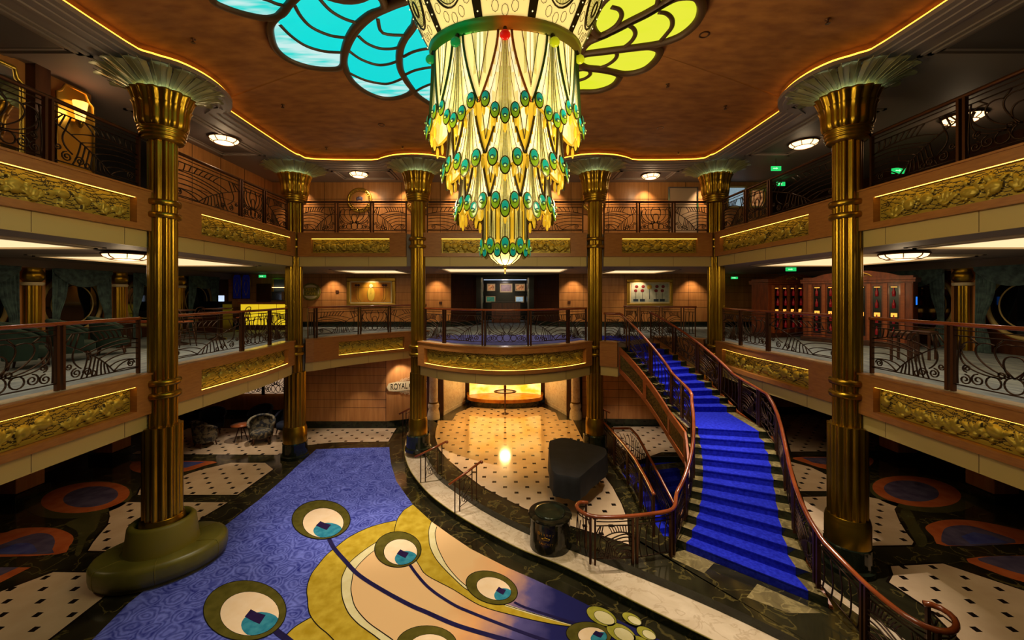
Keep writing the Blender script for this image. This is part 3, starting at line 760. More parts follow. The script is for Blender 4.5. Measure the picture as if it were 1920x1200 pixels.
def bal(key, zr, spec, label, wood):
    p = PATHS[key]
    if isinstance(spec, str):
        n = len(spec); pn = [(p.L*i/n, p.L*(i+1)/n, spec[i]) for i in range(n)]
    else: pn = spec
    return railing(lambda s, o, z: p.pt(s, o, z), p.L, pn, zr, label, wood)
bal('L4', Z4+.02, [(.05, 1.35, 'F'), (1.35, 2.75, 'L'), (2.75, 4.42, 'L'), (4.42, 5.88, 'G')], 'iron railing with wooden handrail in front of the dark green armchairs', True)
bal('LM4', Z4+.02, [(.05, 2.35, 'F'), (2.35, 3.65, 'L'), (3.65, 4.8, 'G')], 'iron railing with wooden handrail in front of the café tables', True)
bal('BL4', Z4+.02, [(.05, .4, 'B'), (.4, 2.1, 'F'), (2.1, 3.35, 'L'), (3.35, 4.95, 'G')], 'curved iron railing below the gold framed amber picture', True)
bal('C4', Z4+.02, [(.05, 1.1, 'F'), (1.1, 2.62, 'F'), (2.62, 4.12, 'L'), (4.12, 5.64, 'G'), (5.64, 6.65, 'G')], 'bowed iron railing in front of the dark shop entrance', True)
bal('RM4', Z4+.02, [(.05, 2.35, 'F'), (2.35, 3.65, 'L'), (3.65, 4.8, 'G')], 'iron railing with wooden handrail in front of the farther wine cabinet', True)
bal('R4', Z4+.02, [(.05, 1.35, 'F'), (1.35, 2.75, 'L'), (2.75, 4.42, 'L'), (4.42, 5.88, 'G')], 'iron railing with wooden handrail in front of the nearer wine cabinet', True)
PATHS['BRr'] = Path([(7.05, 14.6), (4.6, 15.6)], smooth=False)
bal('BRr', Z4+.02, [(.02, .5, 'B'), (.5, 1.25, 'F'), (1.25, 2.05, 'L'), (2.05, 2.62, 'G')], 'iron railing with wooden handrail behind the top of the staircase', True)
bal('L5', Z5+.02, [(.05, 1.35, 'F'), (1.35, 2.75, 'L'), (2.75, 4.25, 'L'), (4.25, 5.88, 'G')], 'dark upper railing in front of the arched mirror', False)
bal('LM5', Z5+.02, [(.05, 2.45, 'F'), (2.45, 3.55, 'L'), (3.55, 4.85, 'G')], 'dark upper railing in front of the plain wood side wall', False)
bal('BL5', Z5+.02, 'FLG', 'dark upper railing in front of the round wall emblem', False)
bal('C5', Z5+.02, [(.05, 2.1, 'F'), (2.1, 3.5, 'L'), (3.5, 5.55, 'G')], 'dark upper railing crossed by the lower chandelier', False)
bal('BR5', Z5+.02, 'FLG', 'dark upper railing in front of the white framed wall mirror', False)
bal('RM5', Z5+.02, [(.05, 2.45, 'F'), (2.45, 3.55, 'L'), (3.55, 4.85, 'G')], 'dark upper railing in front of the upper floor watercolours', False)
bal('R5', Z5+.02, [(.05, 1.35, 'F'), (1.35, 2.75, 'L'), (2.75, 4.25, 'L'), (4.25, 5.88, 'G')], 'dark upper railing in front of the green exit sign and dim hall', False)
# =================================================================== lobby carpet with peacock feathers
def cmat(name, c, c2, **k): return mat(name, c, .95, c2=c2, scale=k.get('scale', 5), spec=.1, lo=.3, hi=.7)
cmat('carpet_gold', (168, 138, 28), (196, 168, 58)); cmat('carpet_olive', (74, 68, 20), (98, 90, 34)); cmat('carpet_cream', (216, 202, 148), (226, 214, 170))
cmat('carpet_peach', (222, 166, 112), (232, 190, 142), scale=3); cmat('carpet_eye', (238, 206, 166), (244, 216, 184)); cmat('carpet_teal', (30, 112, 142), (64, 146, 168), scale=8)
cmat('carpet_navy', (28, 22, 62), (36, 30, 76)); cmat('carpet_purple', (34, 20, 60), (44, 28, 76)); cmat('carpet_line', (22, 20, 14), (28, 24, 18)); cmat('carpet_lime', (140, 136, 40), (176, 168, 66))
m = mat('carpet_blue', (48, 58, 170), .95, spec=.1); N, L, b = nodes(m)
tc = N.new('ShaderNodeTexCoord'); nz = N.new('ShaderNodeTexNoise'); nz.inputs['Scale'].default_value = 2.2; nz.inputs['Detail'].default_value = 3
vo = N.new('ShaderNodeTexVoronoi'); vo.inputs['Scale'].default_value = 3.6; vo.inputs['Randomness'].default_value = .6
mxv = N.new('ShaderNodeMix'); mxv.data_type = 'RGBA'; mxv.inputs[0].default_value = .26; L.new(tc.outputs['Object'], mxv.inputs[6]); L.new(nz.outputs['Color'], mxv.inputs[7])
L.new(tc.outputs['Object'], nz.inputs['Vector']); L.new(mxv.outputs[2], vo.inputs['Vector'])
mu = N.new('ShaderNodeMath'); mu.operation = 'MULTIPLY'; mu.inputs[1].default_value = 34; L.new(vo.outputs['Distance'], mu.inputs[0])
si = N.new('ShaderNodeMath'); si.operation = 'SINE'; L.new(mu.outputs[0], si.inputs[0])
n3 = N.new('ShaderNodeTexNoise'); n3.inputs['Scale'].default_value = 3.2; n3.inputs['Detail'].default_value = 9; n3.inputs['Roughness'].default_value = .75; L.new(tc.outputs['Object'], n3.inputs['Vector'])
ad = N.new('ShaderNodeMath'); ad.operation = 'MULTIPLY_ADD'; ad.inputs[1].default_value = .12; ad.inputs[2].default_value = .1; L.new(si.outputs[0], ad.inputs[0])
a2 = N.new('ShaderNodeMath'); a2.operation = 'ADD'; L.new(ad.outputs[0], a2.inputs[0]); L.new(n3.outputs['Fac'], a2.inputs[1])
rp = N.new('ShaderNodeValToRGB'); e = rp.color_ramp.elements; e[0].position = .32; e[0].color = rgb(26, 32, 124); e[1].position = .9; e[1].color = rgb(118, 128, 222)
L.new(a2.outputs[0], rp.inputs['Fac']); L.new(rp.outputs['Color'], b.inputs['Base Color'])
m = mat('carpet_fade', (222, 166, 112), .95, spec=.1); N, L, b = nodes(m)    # the feather's own dye, peach running into indigo
tc = N.new('ShaderNodeTexCoord'); sp_ = N.new('ShaderNodeSeparateXYZ'); nz = N.new('ShaderNodeTexNoise'); nz.inputs['Scale'].default_value = 2.4; nz.inputs['Detail'].default_value = 6
L.new(tc.outputs['Object'], sp_.inputs[0]); L.new(tc.outputs['Object'], nz.inputs['Vector'])
a1 = N.new('ShaderNodeMath'); a1.operation = 'MULTIPLY_ADD'; a1.inputs[1].default_value = .8; L.new(nz.outputs['Fac'], a1.inputs[0])
yb = N.new('ShaderNodeMath'); yb.operation = 'MULTIPLY_ADD'; yb.inputs[1].default_value = -.35; yb.inputs[2].default_value = 2.35; L.new(sp_.outputs[1], yb.inputs[0])
xs = N.new('ShaderNodeMath'); xs.operation = 'ADD'; L.new(sp_.outputs[0], xs.inputs[0]); L.new(yb.outputs[0], xs.inputs[1]); L.new(xs.outputs[0], a1.inputs[2])
mr = N.new('ShaderNodeMapRange'); mr.inputs[1].default_value = -.9; mr.inputs[2].default_value = 1.15; L.new(a1.outputs[0], mr.inputs[0])
rp = N.new('ShaderNodeValToRGB'); e = rp.color_ramp.elements; e[0].position = 0; e[0].color = rgb(226, 184, 132); e[1].position = 1; e[1].color = rgb(34, 34, 92)
for p_, c_ in ((.34, (222, 160, 106)), (.55, (176, 132, 120)), (.72, (88, 80, 136))): q = e.new(p_); q.color = rgb(*c_)
L.new(mr.outputs[0], rp.inputs['Fac']); L.new(rp.outputs['Color'], b.inputs['Base Color'])
CM = ['carpet_blue', 'carpet_gold', 'carpet_olive', 'carpet_cream', 'carpet_peach', 'carpet_eye', 'carpet_teal', 'carpet_navy', 'carpet_purple', 'carpet_line', 'carpet_lime', 'carpet_fade']
BLU, GOL, OLI, CRE, PEA, EYE, TEA, NAV, PUR, LIN, LIM, FAD = range(12)
cp = MB()
def line(px, wdt=.014, z=.02, close=False, mi=LIN, sm=4):
    p = cr(PP(px), sm, close); n = len(p); l = []; r = []
    for i in range(n):
        t = (p[(i+1) % n]-p[i-1]) if close else (p[min(i+1, n-1)]-p[max(i-1, 0)])
        t.normalize(); q = Vector((-t.y, t.x, 0)); ww = wdt[0]+(wdt[1]-wdt[0])*i/(n-1) if isinstance(wdt, tuple) else wdt
        l.append(p[i]+q*ww/2); r.append(p[i]-q*ww/2)
    for q in l+r: q.z = z
    cp.grid([l, r], mi, False, close)
def area_(px, mi, z, sm=4): cp.flat(cr(PP(px), sm, True) if sm else PP(px), z, mi)
cout = [(593, 843), (640, 841), (730, 839), (731, 855), (733, 870), (743, 903), (757, 923), (774, 947), (809, 979), (845, 1005), (882, 1030), (950, 1065), (1000, 1087), (1050, 1110), (1100, 1135), (1175, 1172), (1240, 1203), (1330, 1250), (1330, 1500), (40, 1500), (60, 1300), (120, 1250), (177, 1197), (240, 1133), (330, 1060), (417, 990), (447, 967), (487, 937), (533, 897), (553, 878)]
P0 = PP(cout); cp.prism(P0, 0, .012, LIN, BLU)
G = [(743, 977), (715, 983), (687, 992), (655, 1008), (630, 1027), (611, 1043), (597, 1060), (585, 1076), (578, 1093), (575, 1110), (577, 1127), (578, 1143), (583, 1158), (597, 1176), (617, 1193), (650, 1230), (700, 1290)]
SO_ = [(707, 1017), (690, 1028), (670, 1043), (655, 1057), (647, 1070), (641, 1085), (640, 1100), (641, 1117), (645, 1133), (654, 1152), (670, 1170), (687, 1183), (710, 1200), (770, 1250)]
SI_ = [(707, 1030), (690, 1043), (673, 1060), (663, 1075), (660, 1090), (658, 1105), (660, 1120), (664, 1135), (673, 1150), (692, 1170), (720, 1190), (740, 1205), (800, 1260)]
GL = [(739, 1000), (760, 1020), (785, 1060), (800, 1080), (850, 1107), (900, 1137), (960, 1155), (1025, 1170), (1070, 1177)]
GU = [(809, 979), (804, 995), (804, 1010), (806, 1025), (812, 1040), (820, 1053), (832, 1067), (852, 1087), (875, 1107), (910, 1123), (947, 1136), (1010, 1155), (1072, 1173)]
CU = [(819, 989), (816, 1000), (817, 1012), (820, 1026), (827, 1042), (838, 1062), (857, 1085), (875, 1101)]
fan = G[:-1]+[(640, 1300), (1330, 1300), (1330, 1250), (1240, 1203), (1100, 1190), (1070, 1178)]+GL[::-1][1:]
cp.flat(cr(PP(G), 3)+PP([(700, 1300), (1330, 1300), (1300, 1230), (1070, 1177)])+cr(PP(GL[::-1]), 3), .013, GOL)
cp.flat(cr(PP(SO_), 3)+PP([(800, 1290), (1330, 1300), (1300, 1230), (1070, 1177)])+cr(PP(GL[::-1][:-1]), 3), .014, CRE)
cp.flat(cr(PP(SI_), 3)+PP([(860, 1290), (1330, 1300), (1300, 1230), (1070, 1177)])+cr(PP(GL[::-1][:-2]), 3), .015, FAD)
cp.flat(PP([(774, 947), (757, 958), (745, 975), (739, 990)])+cr(PP(GL), 3)+cr(PP(GU[::-1]), 3), .016, GOL)
cp.flat(cr(PP(GU), 3)+PP([(1100, 1190), (1330, 1262), (1240, 1203), (1175, 1172), (1100, 1135), (1050, 1110), (1000, 1087), (950, 1065), (882, 1030), (845, 1005)]), .016, FAD)
cp.flat(PP([(809, 979)])+cr(PP(GU[1:9]), 3)+cr(PP(CU[::-1]), 3), .0175, CRE)
area_([(533, 1197), (553, 1177), (583, 1160), (600, 1180), (625, 1200), (640, 1240), (500, 1250)], GOL, .014, 2)
for p in (G, SO_, SI_, GL, GU, CU, [(774, 947), (757, 958), (745, 975), (739, 998)], [(520, 1215), (533, 1197), (553, 1177), (583, 1159)]): line(p, .016, .019)
line([(947, 1136), (990, 1150), (1035, 1163), (1072, 1174)], (.05, .03), .0185, mi=CRE)
for stem, wd in (([(617, 1012), (627, 1030), (647, 1053), (673, 1080), (720, 1110), (770, 1137), (800, 1150), (850, 1172), (900, 1188), (960, 1205), (1020, 1225)], .085),
                 ([(768, 1060), (780, 1077), (797, 1097), (813, 1111), (830, 1123), (855, 1138), (880, 1149), (925, 1167), (975, 1186), (1012, 1199), (1060, 1215)], .06),
                 ([(964, 1131), (980, 1139), (1000, 1146), (1050, 1162), (1080, 1171)], .05), ([(512, 1180), (524, 1190), (540, 1202), (560, 1220)], .1)): line(stem, wd, .0205, mi=NAV)
def eye(c, r, ci, ri, ct, rt, rot=0.0, pz=1):
    e = lambda c_, r_, n=36: pxell(c_[0], c_[1], r_[0], r_[1], rot, n)
    cp.flat(e(c, (r[0]+1.5, r[1]+1.2)), .022, LIN); cp.flat(e(c, r), .0228, OLI)
    cp.flat(e(ci, (ri[0]+1, ri[1]+.8)), .0236, LIN); cp.flat(e(ci, ri), .0244, EYE)
    t = []
    for k in range(24):   # teal bud clipped inside the eye, with its small notch
        a = 2*PI*k/24; qx, qy = ct[0]+rt[0]*math.cos(a)*1.15, ct[1]+rt[1]*math.sin(a)*1.25
        dx, dy = qx-ci[0], qy-ci[1]; ux, uy = dx*math.cos(rot)+dy*math.sin(rot), -dx*math.sin(rot)+dy*math.cos(rot); dd = math.hypot(ux/ri[0], uy/ri[1])
        if dd > 1: qx, qy = ci[0]+dx/dd, ci[1]+dy/dd
        t.append((qx, qy))
    cp.flat(PP(t), .0252, TEA)
    x, y = ct[0]-rt[0]*.25, ct[1]-rt[1]*.55
    cp.flat(PP([(x-rt[0]*.7, y-rt[1]*.25), (x-rt[0]*.35, y-rt[1]*.95), (x, y-rt[1]*.65), (x+rt[0]*.5, y-rt[1]*.4), (x+rt[0]*.15, y+rt[1]*.45), (x-rt[0]*.2, y+rt[1]*.2)]), .026, PUR)
eye((602, 976), (54, 36), (606, 982), (38, 27.5), (615, 997), (24, 12))
eye((746, 1032), (43, 33), (751, 1037), (31, 24), (762, 1050), (19, 12))
eye((922, 1104), (49, 29), (926, 1106), (33, 20), (945, 1119), (16, 11), .3)
eye((459, 1147), (77, 56), (468, 1153), (55, 41), (490, 1175), (33, 20))
eye((800, 1211), (56, 35), (806, 1217), (39, 25), (818, 1232), (20, 12))
eye((1104, 1192), (42, 23), (1111, 1195), (27, 16), (1128, 1200), (18, 10), .1)
for cx, cy, rx, ry, ro in ((1128, 1158, 30, 15, .45), (1185, 1163, 20, 9, .5), (1165, 1190, 30, 15, .5), (1212, 1190, 20, 10, .5), (1200, 1214, 30, 16, .5)):
    cp.flat(pxell(cx, cy, rx+1.2, ry+1, ro), .023, LIN); cp.flat(pxell(cx, cy, rx, ry, ro), .0238, LIM); cp.flat(pxell(cx+5, cy+3, rx*.68+1, ry*.68+.8, ro), .0246, LIN); cp.flat(pxell(cx+5, cy+3, rx*.68, ry*.68, ro), .0254, CRE)
one(cp, 'carpet', CM, 'blue lobby carpet with large peacock feather eyes', 'carpet')

# =================================================================== grand staircase
mat('stair_blue', (38, 50, 206), .9, c2=(24, 32, 172), scale=16, spec=.1)
mat('stringer_gold', (110, 88, 34), .5, .4, c2=(62, 48, 18), scale=16, detail=2, bump=.8)
mat('orange_wood', (168, 88, 40), .35, c2=(146, 72, 30), scale=4, stretch=(1, 1, 4))
ZK = lambda k: .32+.17*k
lowL = [(1287, 1017), (1297.5, 994), (1306, 972), (1312, 947), (1315.7, 923), (1318, 902), (1318, 880), (1317, 860), (1315.5, 840), (1313, 821), (1309, 802)]
lowR = [(1516, 1108), (1492, 1063), (1475, 1023), (1466, 987), (1459, 955.6), (1453.6, 928), (1451, 900), (1446, 874), (1440, 849.5), (1431.5, 829), (1423, 809)]
upL = [(1275, 762), (1265, 747.5), (1256, 734), (1245.5, 721), (1235, 707.5), (1225, 695), (1214, 683.5), (1204, 671.5), (1192, 661), (1181, 650.5), (1170, 640)]
upR = [(1362, 762), (1349.5, 747), (1335, 732), (1321, 716.5), (1306, 703), (1291, 691), (1275.5, 678), (1260.5, 666), (1245.5, 655), (1230, 645), (1212, 634)]
def fit(px, k0, deg):
    w_ = [P(x, y, ZK(k0+i)) for i, (x, y) in enumerate(px)]; t = np.arange(len(px))
    fx = np.polyfit(t, [p.x for p in w_], deg); fy = np.polyfit(t, [p.y for p in w_], deg)
    return [Vector((np.polyval(fx, i), np.polyval(fy, i), ZK(k0+i))) for i in t]
LK = fit(lowL, 1, 3)+fit(upL, 12, 3); RK = fit(lowR, 1, 3)+fit(upR, 12, 3)     # index 0 is the first tread
MG = .27
LM = [l-(r-l).normalized()*MG for l, r in zip(LK, RK)]; RM = [r+(r-l).normalized()*MG for l, r in zip(LK, RK)]
stair = thing('grand_staircase', 'curved marble staircase with bright blue carpet runner', 'staircase', (4.6, 7.6, .32))
SB = Vector((4.6, 7.6, .32))
def V(p, z): return Vector((p.x, p.y, z))-SB
stp = MB(); run = MB()
for i in range(21):
    z = ZK(i+1); q = [LM[i], RM[i], RM[i+1], LM[i+1]]
    stp.prism([p-SB for p in q], max(.32, z-.34)-SB.z, z-SB.z, 1, 0)
    f = ((LK[i]-LM[i+1])); n_ = Vector(((RK[i]-LK[i]).y, -(RK[i]-LK[i]).x, 0)).normalized()*.014
    if n_.y > 0: n_ = -n_
    a, b_ = LK[i]+n_, RK[i]+n_; c_, d_ = LK[i+1], RK[i+1]
    zz = z+.012; zl = (z-.17)+(.012 if i else .004)
    top = [V(c_, zz), V(d_, zz)]; m1 = [V(a+(c_-a)*.12, zz), V(b_+(d_-b_)*.12, zz)]; e1 = [V(a, zz-.012), V(b_, zz-.012)]; e2 = [V(a, zz-.035), V(b_, zz-.035)]; e3 = [V(LK[i]+n_*.4, zz-.045), V(RK[i]+n_*.4, zz-.045)]; bt = [V(LK[i]+n_*.4, zl), V(RK[i]+n_*.4, zl)]
    run.grid([top, m1, e1, e2, e3, bt], 0, False)
# the blue landing at the top
run.prism([V(p, 0) for p in (LK[21], RK[21], Vector((5.2, 15.2, 0)), Vector((3.5, 15.2, 0)), Vector((3.35, 13.75, 0)), Vector((3.62, 13.42, 0)))], Z4+.004-SB.z, Z4+.014-SB.z, 0)
i = 21; n_ = Vector(((RK[i]-LK[i]).y, -(RK[i]-LK[i]).x, 0)).normalized()*.014
n_ = -n_ if n_.y > 0 else n_
run.grid([[V(LK[i], Z4+.014), V(RK[i], Z4+.014)], [V(LK[i]+n_, Z4+.012), V(RK[i]+n_, Z4+.012)], [V(LK[i]+n_, Z4-.165), V(RK[i]+n_, Z4-.165)]], 0, False)
stp.build('steps', ['stair_marble', 'dark_stone'], stair); run.build('carpet_runner', ['stair_blue'], stair)
# wood strings on both sides with olive-gold carved panels, plus the plastered underside
class Path3:
    def __init__(s, pts):
        s.p = [Vector(p) for p in pts]; s.s = [0.0]
        for a, b in zip(s.p, s.p[1:]): s.s.append(s.s[-1]+math.hypot(b.x-a.x, b.y-a.y))
        s.L = s.s[-1]
    def at(s, d):
        d = min(max(d, 0), s.L); i = 0
        while i < len(s.s)-2 and s.s[i+1] < d: i += 1
        w_ = s.s[i+1]-s.s[i]; return s.p[i]+(s.p[i+1]-s.p[i])*((d-s.s[i])/w_ if w_ > 1e-6 else 0)
    def fn(s, d, off, z): q = s.at(d); return Vector((q.x, q.y, q.z+z))
def string_side(E, O, sg):
    """E: marble edge points, O: opposite edge (gives the outward direction)"""
    m = MB(); g = MB(); n = len(E)
    ext = [(e+(e-o).normalized()*.02, e+(e-o).normalized()*.07) for e, o in zip(E, O)]
    def row(j, zt, zb, k0=0, k1=1):
        z = ZK(j+1); t, b_ = max(.33, z-zt), max(.325, z-zb)
        return [V(ext[j][k0], t), V(ext[j][k1], t), V(ext[j][k1], b_), V(ext[j][k0], b_), V(ext[j][k0], t)]
    for zt, zb in ((.12, .34), (.82, .98)): m.grid([row(j, zt, zb) for j in range(n)], 0, False)
    m.grid([row(j, .34, .82, 0, 0) for j in range(n)], 0, False)
    ee = [(a, a+(b_-a)*.55) for a, b_ in ext]
    g.grid([[V(ee[j][1], max(.33, ZK(j+1)-.34)), V(ee[j][1], max(.325, ZK(j+1)-.82))] for j in range(n)], 0, False)
    for j in (0, 5, 10, 11, 16, 21):
        z = ZK(j+1); c_ = (ext[j][0]+ext[j][1])/2; t, b_ = z-.3, max(.33, z-.9)
        if t > b_+.05:
            d = E[min(j+1, n-1)]-E[max(j-1, 0)]; m.box((c_.x-SB.x, c_.y-SB.y, (t+b_)/2-SB.z), (.06, .03, (t-b_)/2), 0, math.atan2(d.y, d.x))
    st = m.build('string', ['orange_wood'], stair); g.build('carved_panel', ['stringer_gold'], st)
string_side(LM, RM, -1); string_side(RM, LM, 1)
u = MB(); u.grid([[V(LM[j], max(.322, ZK(j+1)-.93)), V(RM[j], max(.322, ZK(j+1)-.93))] for j in range(22)], 0, False)
u.build('underside', ['cream_paint'], stair)
# railings of the stair
def zP(x, y, zh): p = P(x, y, zh); return p
def stair_rail(pts, spec, label, nm='stair_railing', wood=True, H=.95, parent=None):
    p = Path3(pts); tot = p.L; n = len(spec); pn = [(tot*i/n, tot*(i+1)/n, spec[i]) for i in range(n)]
    return railing(p.fn, tot, pn, 0, label, wood, 0, H, 'railing', 'wooden handrails of the stairs', True, nm, .04, parent)
def edge(E, O, f): return [e+(o-e).normalized()*f for e, o in zip(E, O)]
EL = edge(LM, RM, .07)[::-1]; ER = edge(RM, LM, .07)[::-1]
curlL = [Vector((p.x, p.y, .32)) for p in (P(1225, 962, 1.28), P(1180, 967, 1.28), P(1143, 969, 1.28), P(1110, 967, 1.28), P(1089, 958, 1.28), P(1081, 948, 1.28), P(1088, 941, 1.28), P(1103, 942, 1.28))]
stair_rail([Vector((3.35, 13.5, Z4)), Vector((3.72, 13.3, Z4))]+cr([*EL, Vector((3.42, 8.1, .36))]+curlL, 3), 'FFBFFBFFBFB', None, parent=stair)
curlR = [Vector((x, y, .32)) for x, y in ((5.52, 6.3), (5.47, 5.9), (5.48, 5.5), (5.58, 5.28), (5.77, 5.2), (5.98, 5.28), (6.12, 5.45), (6.1, 5.62), (5.97, 5.68))]
stair_rail([*ER]+cr(ER[-1:]+curlR, 6)[1:], 'FLFBFLFBFBFB', None, parent=stair)
# stairwell to the deck below
sw = MB()
for lo, hi in (((HX0-.02, HY0, -2.6), (HX0+.06, HY1, -.004)), ((HX1-.06, HY0, -2.6), (HX1, HY1, -.004)), ((HX0, HY1-.04, -2.6), (HX1, HY1, -.01)), ((HX0, HY0, -2.6), (HX1, HY0+.04, -.004)), ((HX0, HY0, -2.62), (HX1, HY1, -2.6))): sw.b2(lo, hi, 0)
struct(sw, 'trim_3', ['dark_stone'])
ls = thing('lower_staircase', 'blue carpeted steps going down through the floor opening under the grand staircase', 'staircase', (4.9, 13.0, -.17))
LB = Vector((4.9, 13.0, -.17)); stp = MB(); run = MB(); DSL = .3
for n in range(1, 13):
    z = -.17*n; y0 = 13.95-.3*n
    for mb, xa, xb, zt in ((stp, HX0+.08, HX1-.08, z), (run, HX0+.3, HX1-.35, z+.012)):
        ya = lambda x, e=0: y0+.05+(x-5.4)*DSL+e
        poly = [(xa, ya(xa)), (xb, ya(xb)), (xb, ya(xb, .33)), (xa, ya(xa, .33))]
        poly = [(a-LB.x, min(b_, HY1-.06)-LB.y) for a, b_ in poly]
        if mb is run: poly = [(a, b_-.012) for a, b_ in poly]
        mb.prism(poly, z-.16-LB.z, zt-LB.z, 0)
stp.build('steps', ['stair_marble'], ls); run.build('carpet_runner', ['stair_blue'], ls)
stair_rail([Vector((3.38, 13.75, .32)), Vector((3.44, 12.5, .32)), Vector((3.47, 11.6, .32)), Vector((3.46, 10.6, .32)), Vector((3.36, 9.5, .32)), Vector((3.27, 8.75, .32))], 'BFFB', 'railing beside the piano guarding the floor opening of the lower stairs')
stair_rail([Vector((3.75, 13.98, 0)), Vector((4.4, 13.98, 0)), Vector((4.5, 13.5, -.1)), Vector((4.68, 12.2, -.75)), Vector((4.84, 11.0, -1.4))], 'BF', 'railing that dips down with the lower stairs')
# short hand rails on the dais step
def step_rail(a, b_, za, zb, label):
    A = Vector((a[0], a[1], 0)); B = Vector((b_[0], b_[1], 0)); d = B-A; root = thing('step_handrail', label, 'handrail', A, group='short handrails on the dais step')
    m = MB(); m.tube([Vector((0, 0, za))-d*.06, d*.5+Vector((0, 0, (za+zb)/2)), d*1.04+Vector((0, 0, zb+.01))], .03, 8); m.ball(d*1.06+Vector((0, 0, zb-.01)), .045)
    m.build('handrail', ['handrail_wood'], root)
    for t, zf in ((.14, .002), (.3, .162), (.72, .322), (.88, .322)):
        p = d*t; m = MB(); m.box((p.x, p.y, (zf+za+(zb-za)*t)/2), (.014, .014, (za+(zb-za)*t-zf)/2)); m.build('post', ['iron'], root)
    m = MB(); w_ = d.length*.42; h = .7
    def mp(u, v): p = d*(.3+.42*u); return Vector((p.x, p.y, za+(zb-za)*(.3+.42*u)-.75+v*.62))
    for pl in ([(0, 0), (1, 0)], [(0, 1), (1, 1)], qb((0, 0), (.3, .8), (1, 1), 6), qb((0, .4), (.4, .6), (.4, 1), 5), qb((.3, .3), (.8, .5), (1, .6), 5), spi(.35, .2, .18, 1.4), circ(.5, .12, .1, 8), qb((.5, .2), (.9, .3), (1, .1), 5)): m.tube([mp(*q) for q in pl], .008, 4)
    m.build('scrollwork', ['iron'], root)
step_rail((-2.58, 11.62), (-1.78, 11.88), .92, 1.26, 'short step handrail close to the gold column by the wall sign')
step_rail((-1.36, 9.95), (-.66, 10.45), .92, 1.26, 'short step handrail standing nearest the black plinth')
step_rail((-4.15, 15.75), (-3.45, 16.1), .92, 1.26, 'short step handrail in front of the lettered wall sign')
step_rail((4.15, 15.9), (3.5, 16.2), .92, 1.26, 'short step handrail behind the lower stair opening')
# =================================================================== chandelier
CXC, CYC = 0.0, 6.3; SYC = .7
CH = Vector((CXC, CYC, 9.4))
mat('ch_cream', (255, 236, 170), .3, emit=(252, 222, 132), es=.85)
mat('ch_amber', (220, 180, 50), .3, emit=(224, 176, 36), es=.6)
mat('ch_texture', (224, 210, 128), .4, emit=(224, 200, 96), es=.6, c2=(255, 250, 200), scale=30, detail=2)
mat('ch_white', (255, 244, 206), .3, emit=(255, 238, 178), es=.92)
mat('ch_crown', (250, 226, 150), .35, emit=(246, 214, 128), es=.8)
mat('ch_eye_teal', (20, 150, 140), .15, emit=(16, 130, 120), es=.4)
mat('ch_eye_green', (120, 150, 30), .15, emit=(110, 150, 20), es=.4)
mat('ch_came', (58, 46, 18), .4, .6); mat('ch_came_green', (46, 72, 22), .4, .4); mat('ch_came_rust', (150, 82, 24), .4, .5)
mat('ch_jewel', (190, 220, 120), .1, emit=(160, 190, 90), es=.5)
mat('enamel_red', (220, 24, 14), .3, emit=(220, 20, 10), es=.35); mat('enamel_green', (20, 140, 70), .3, emit=(16, 130, 60), es=.3); mat('enamel_lime', (200, 210, 30), .3, emit=(190, 200, 20), es=.4)
m = mat('ring_enamel', (40, 120, 40), .3, .5); N, L, b = nodes(m)
tc = N.new('ShaderNodeTexCoord'); s3 = N.new('ShaderNodeSeparateXYZ'); L.new(tc.outputs['Object'], s3.inputs[0])
mr = N.new('ShaderNodeMapRange'); mr.inputs[1].default_value = -1.1; mr.inputs[2].default_value = 1.1; L.new(s3.outputs[0], mr.inputs[0])
rp = N.new('ShaderNodeValToRGB'); e = rp.color_ramp.elements; e[0].position = .0; e[0].color = rgb(50, 110, 30); e[1].position = 1; e[1].color = rgb(130, 110, 30)
for p_, c_ in ((.25, (20, 130, 40)), (.42, (110, 110, 30)), (.5, (214, 104, 24)), (.58, (190, 110, 30)), (.75, (120, 116, 34))): q = e.new(p_); q.color = rgb(*c_)
L.new(mr.outputs[0], rp.inputs['Fac']); L.new(rp.outputs['Color'], b.inputs['Base Color']); L.new(rp.outputs['Color'], b.inputs['Emission Color']); b.inputs['Emission Strength'].default_value = .18
CGM = ['ch_cream', 'ch_amber', 'ch_texture', 'ch_white', 'ch_came', 'ch_came_green', 'ch_came_rust']
chand = thing('chandelier', 'huge tiered stained glass chandelier with peacock feather fringes', 'chandelier', CH)
def cyl(phi, r, z):
    """phi = 0 faces the camera"""
    return Vector((r*math.sin(phi), -SYC*r*math.cos(phi), z-CH.z))
NF = 10; A = 2*PI/NF
def surf(tier):
    r0, r1, z0, z1 = tier
    def f(phi, v, off=0.0):            # v 0 top .. 1 bottom
        return cyl(phi, r0+(r1-r0)*v*v+off, z0+(z1-z0)*v)
    return f
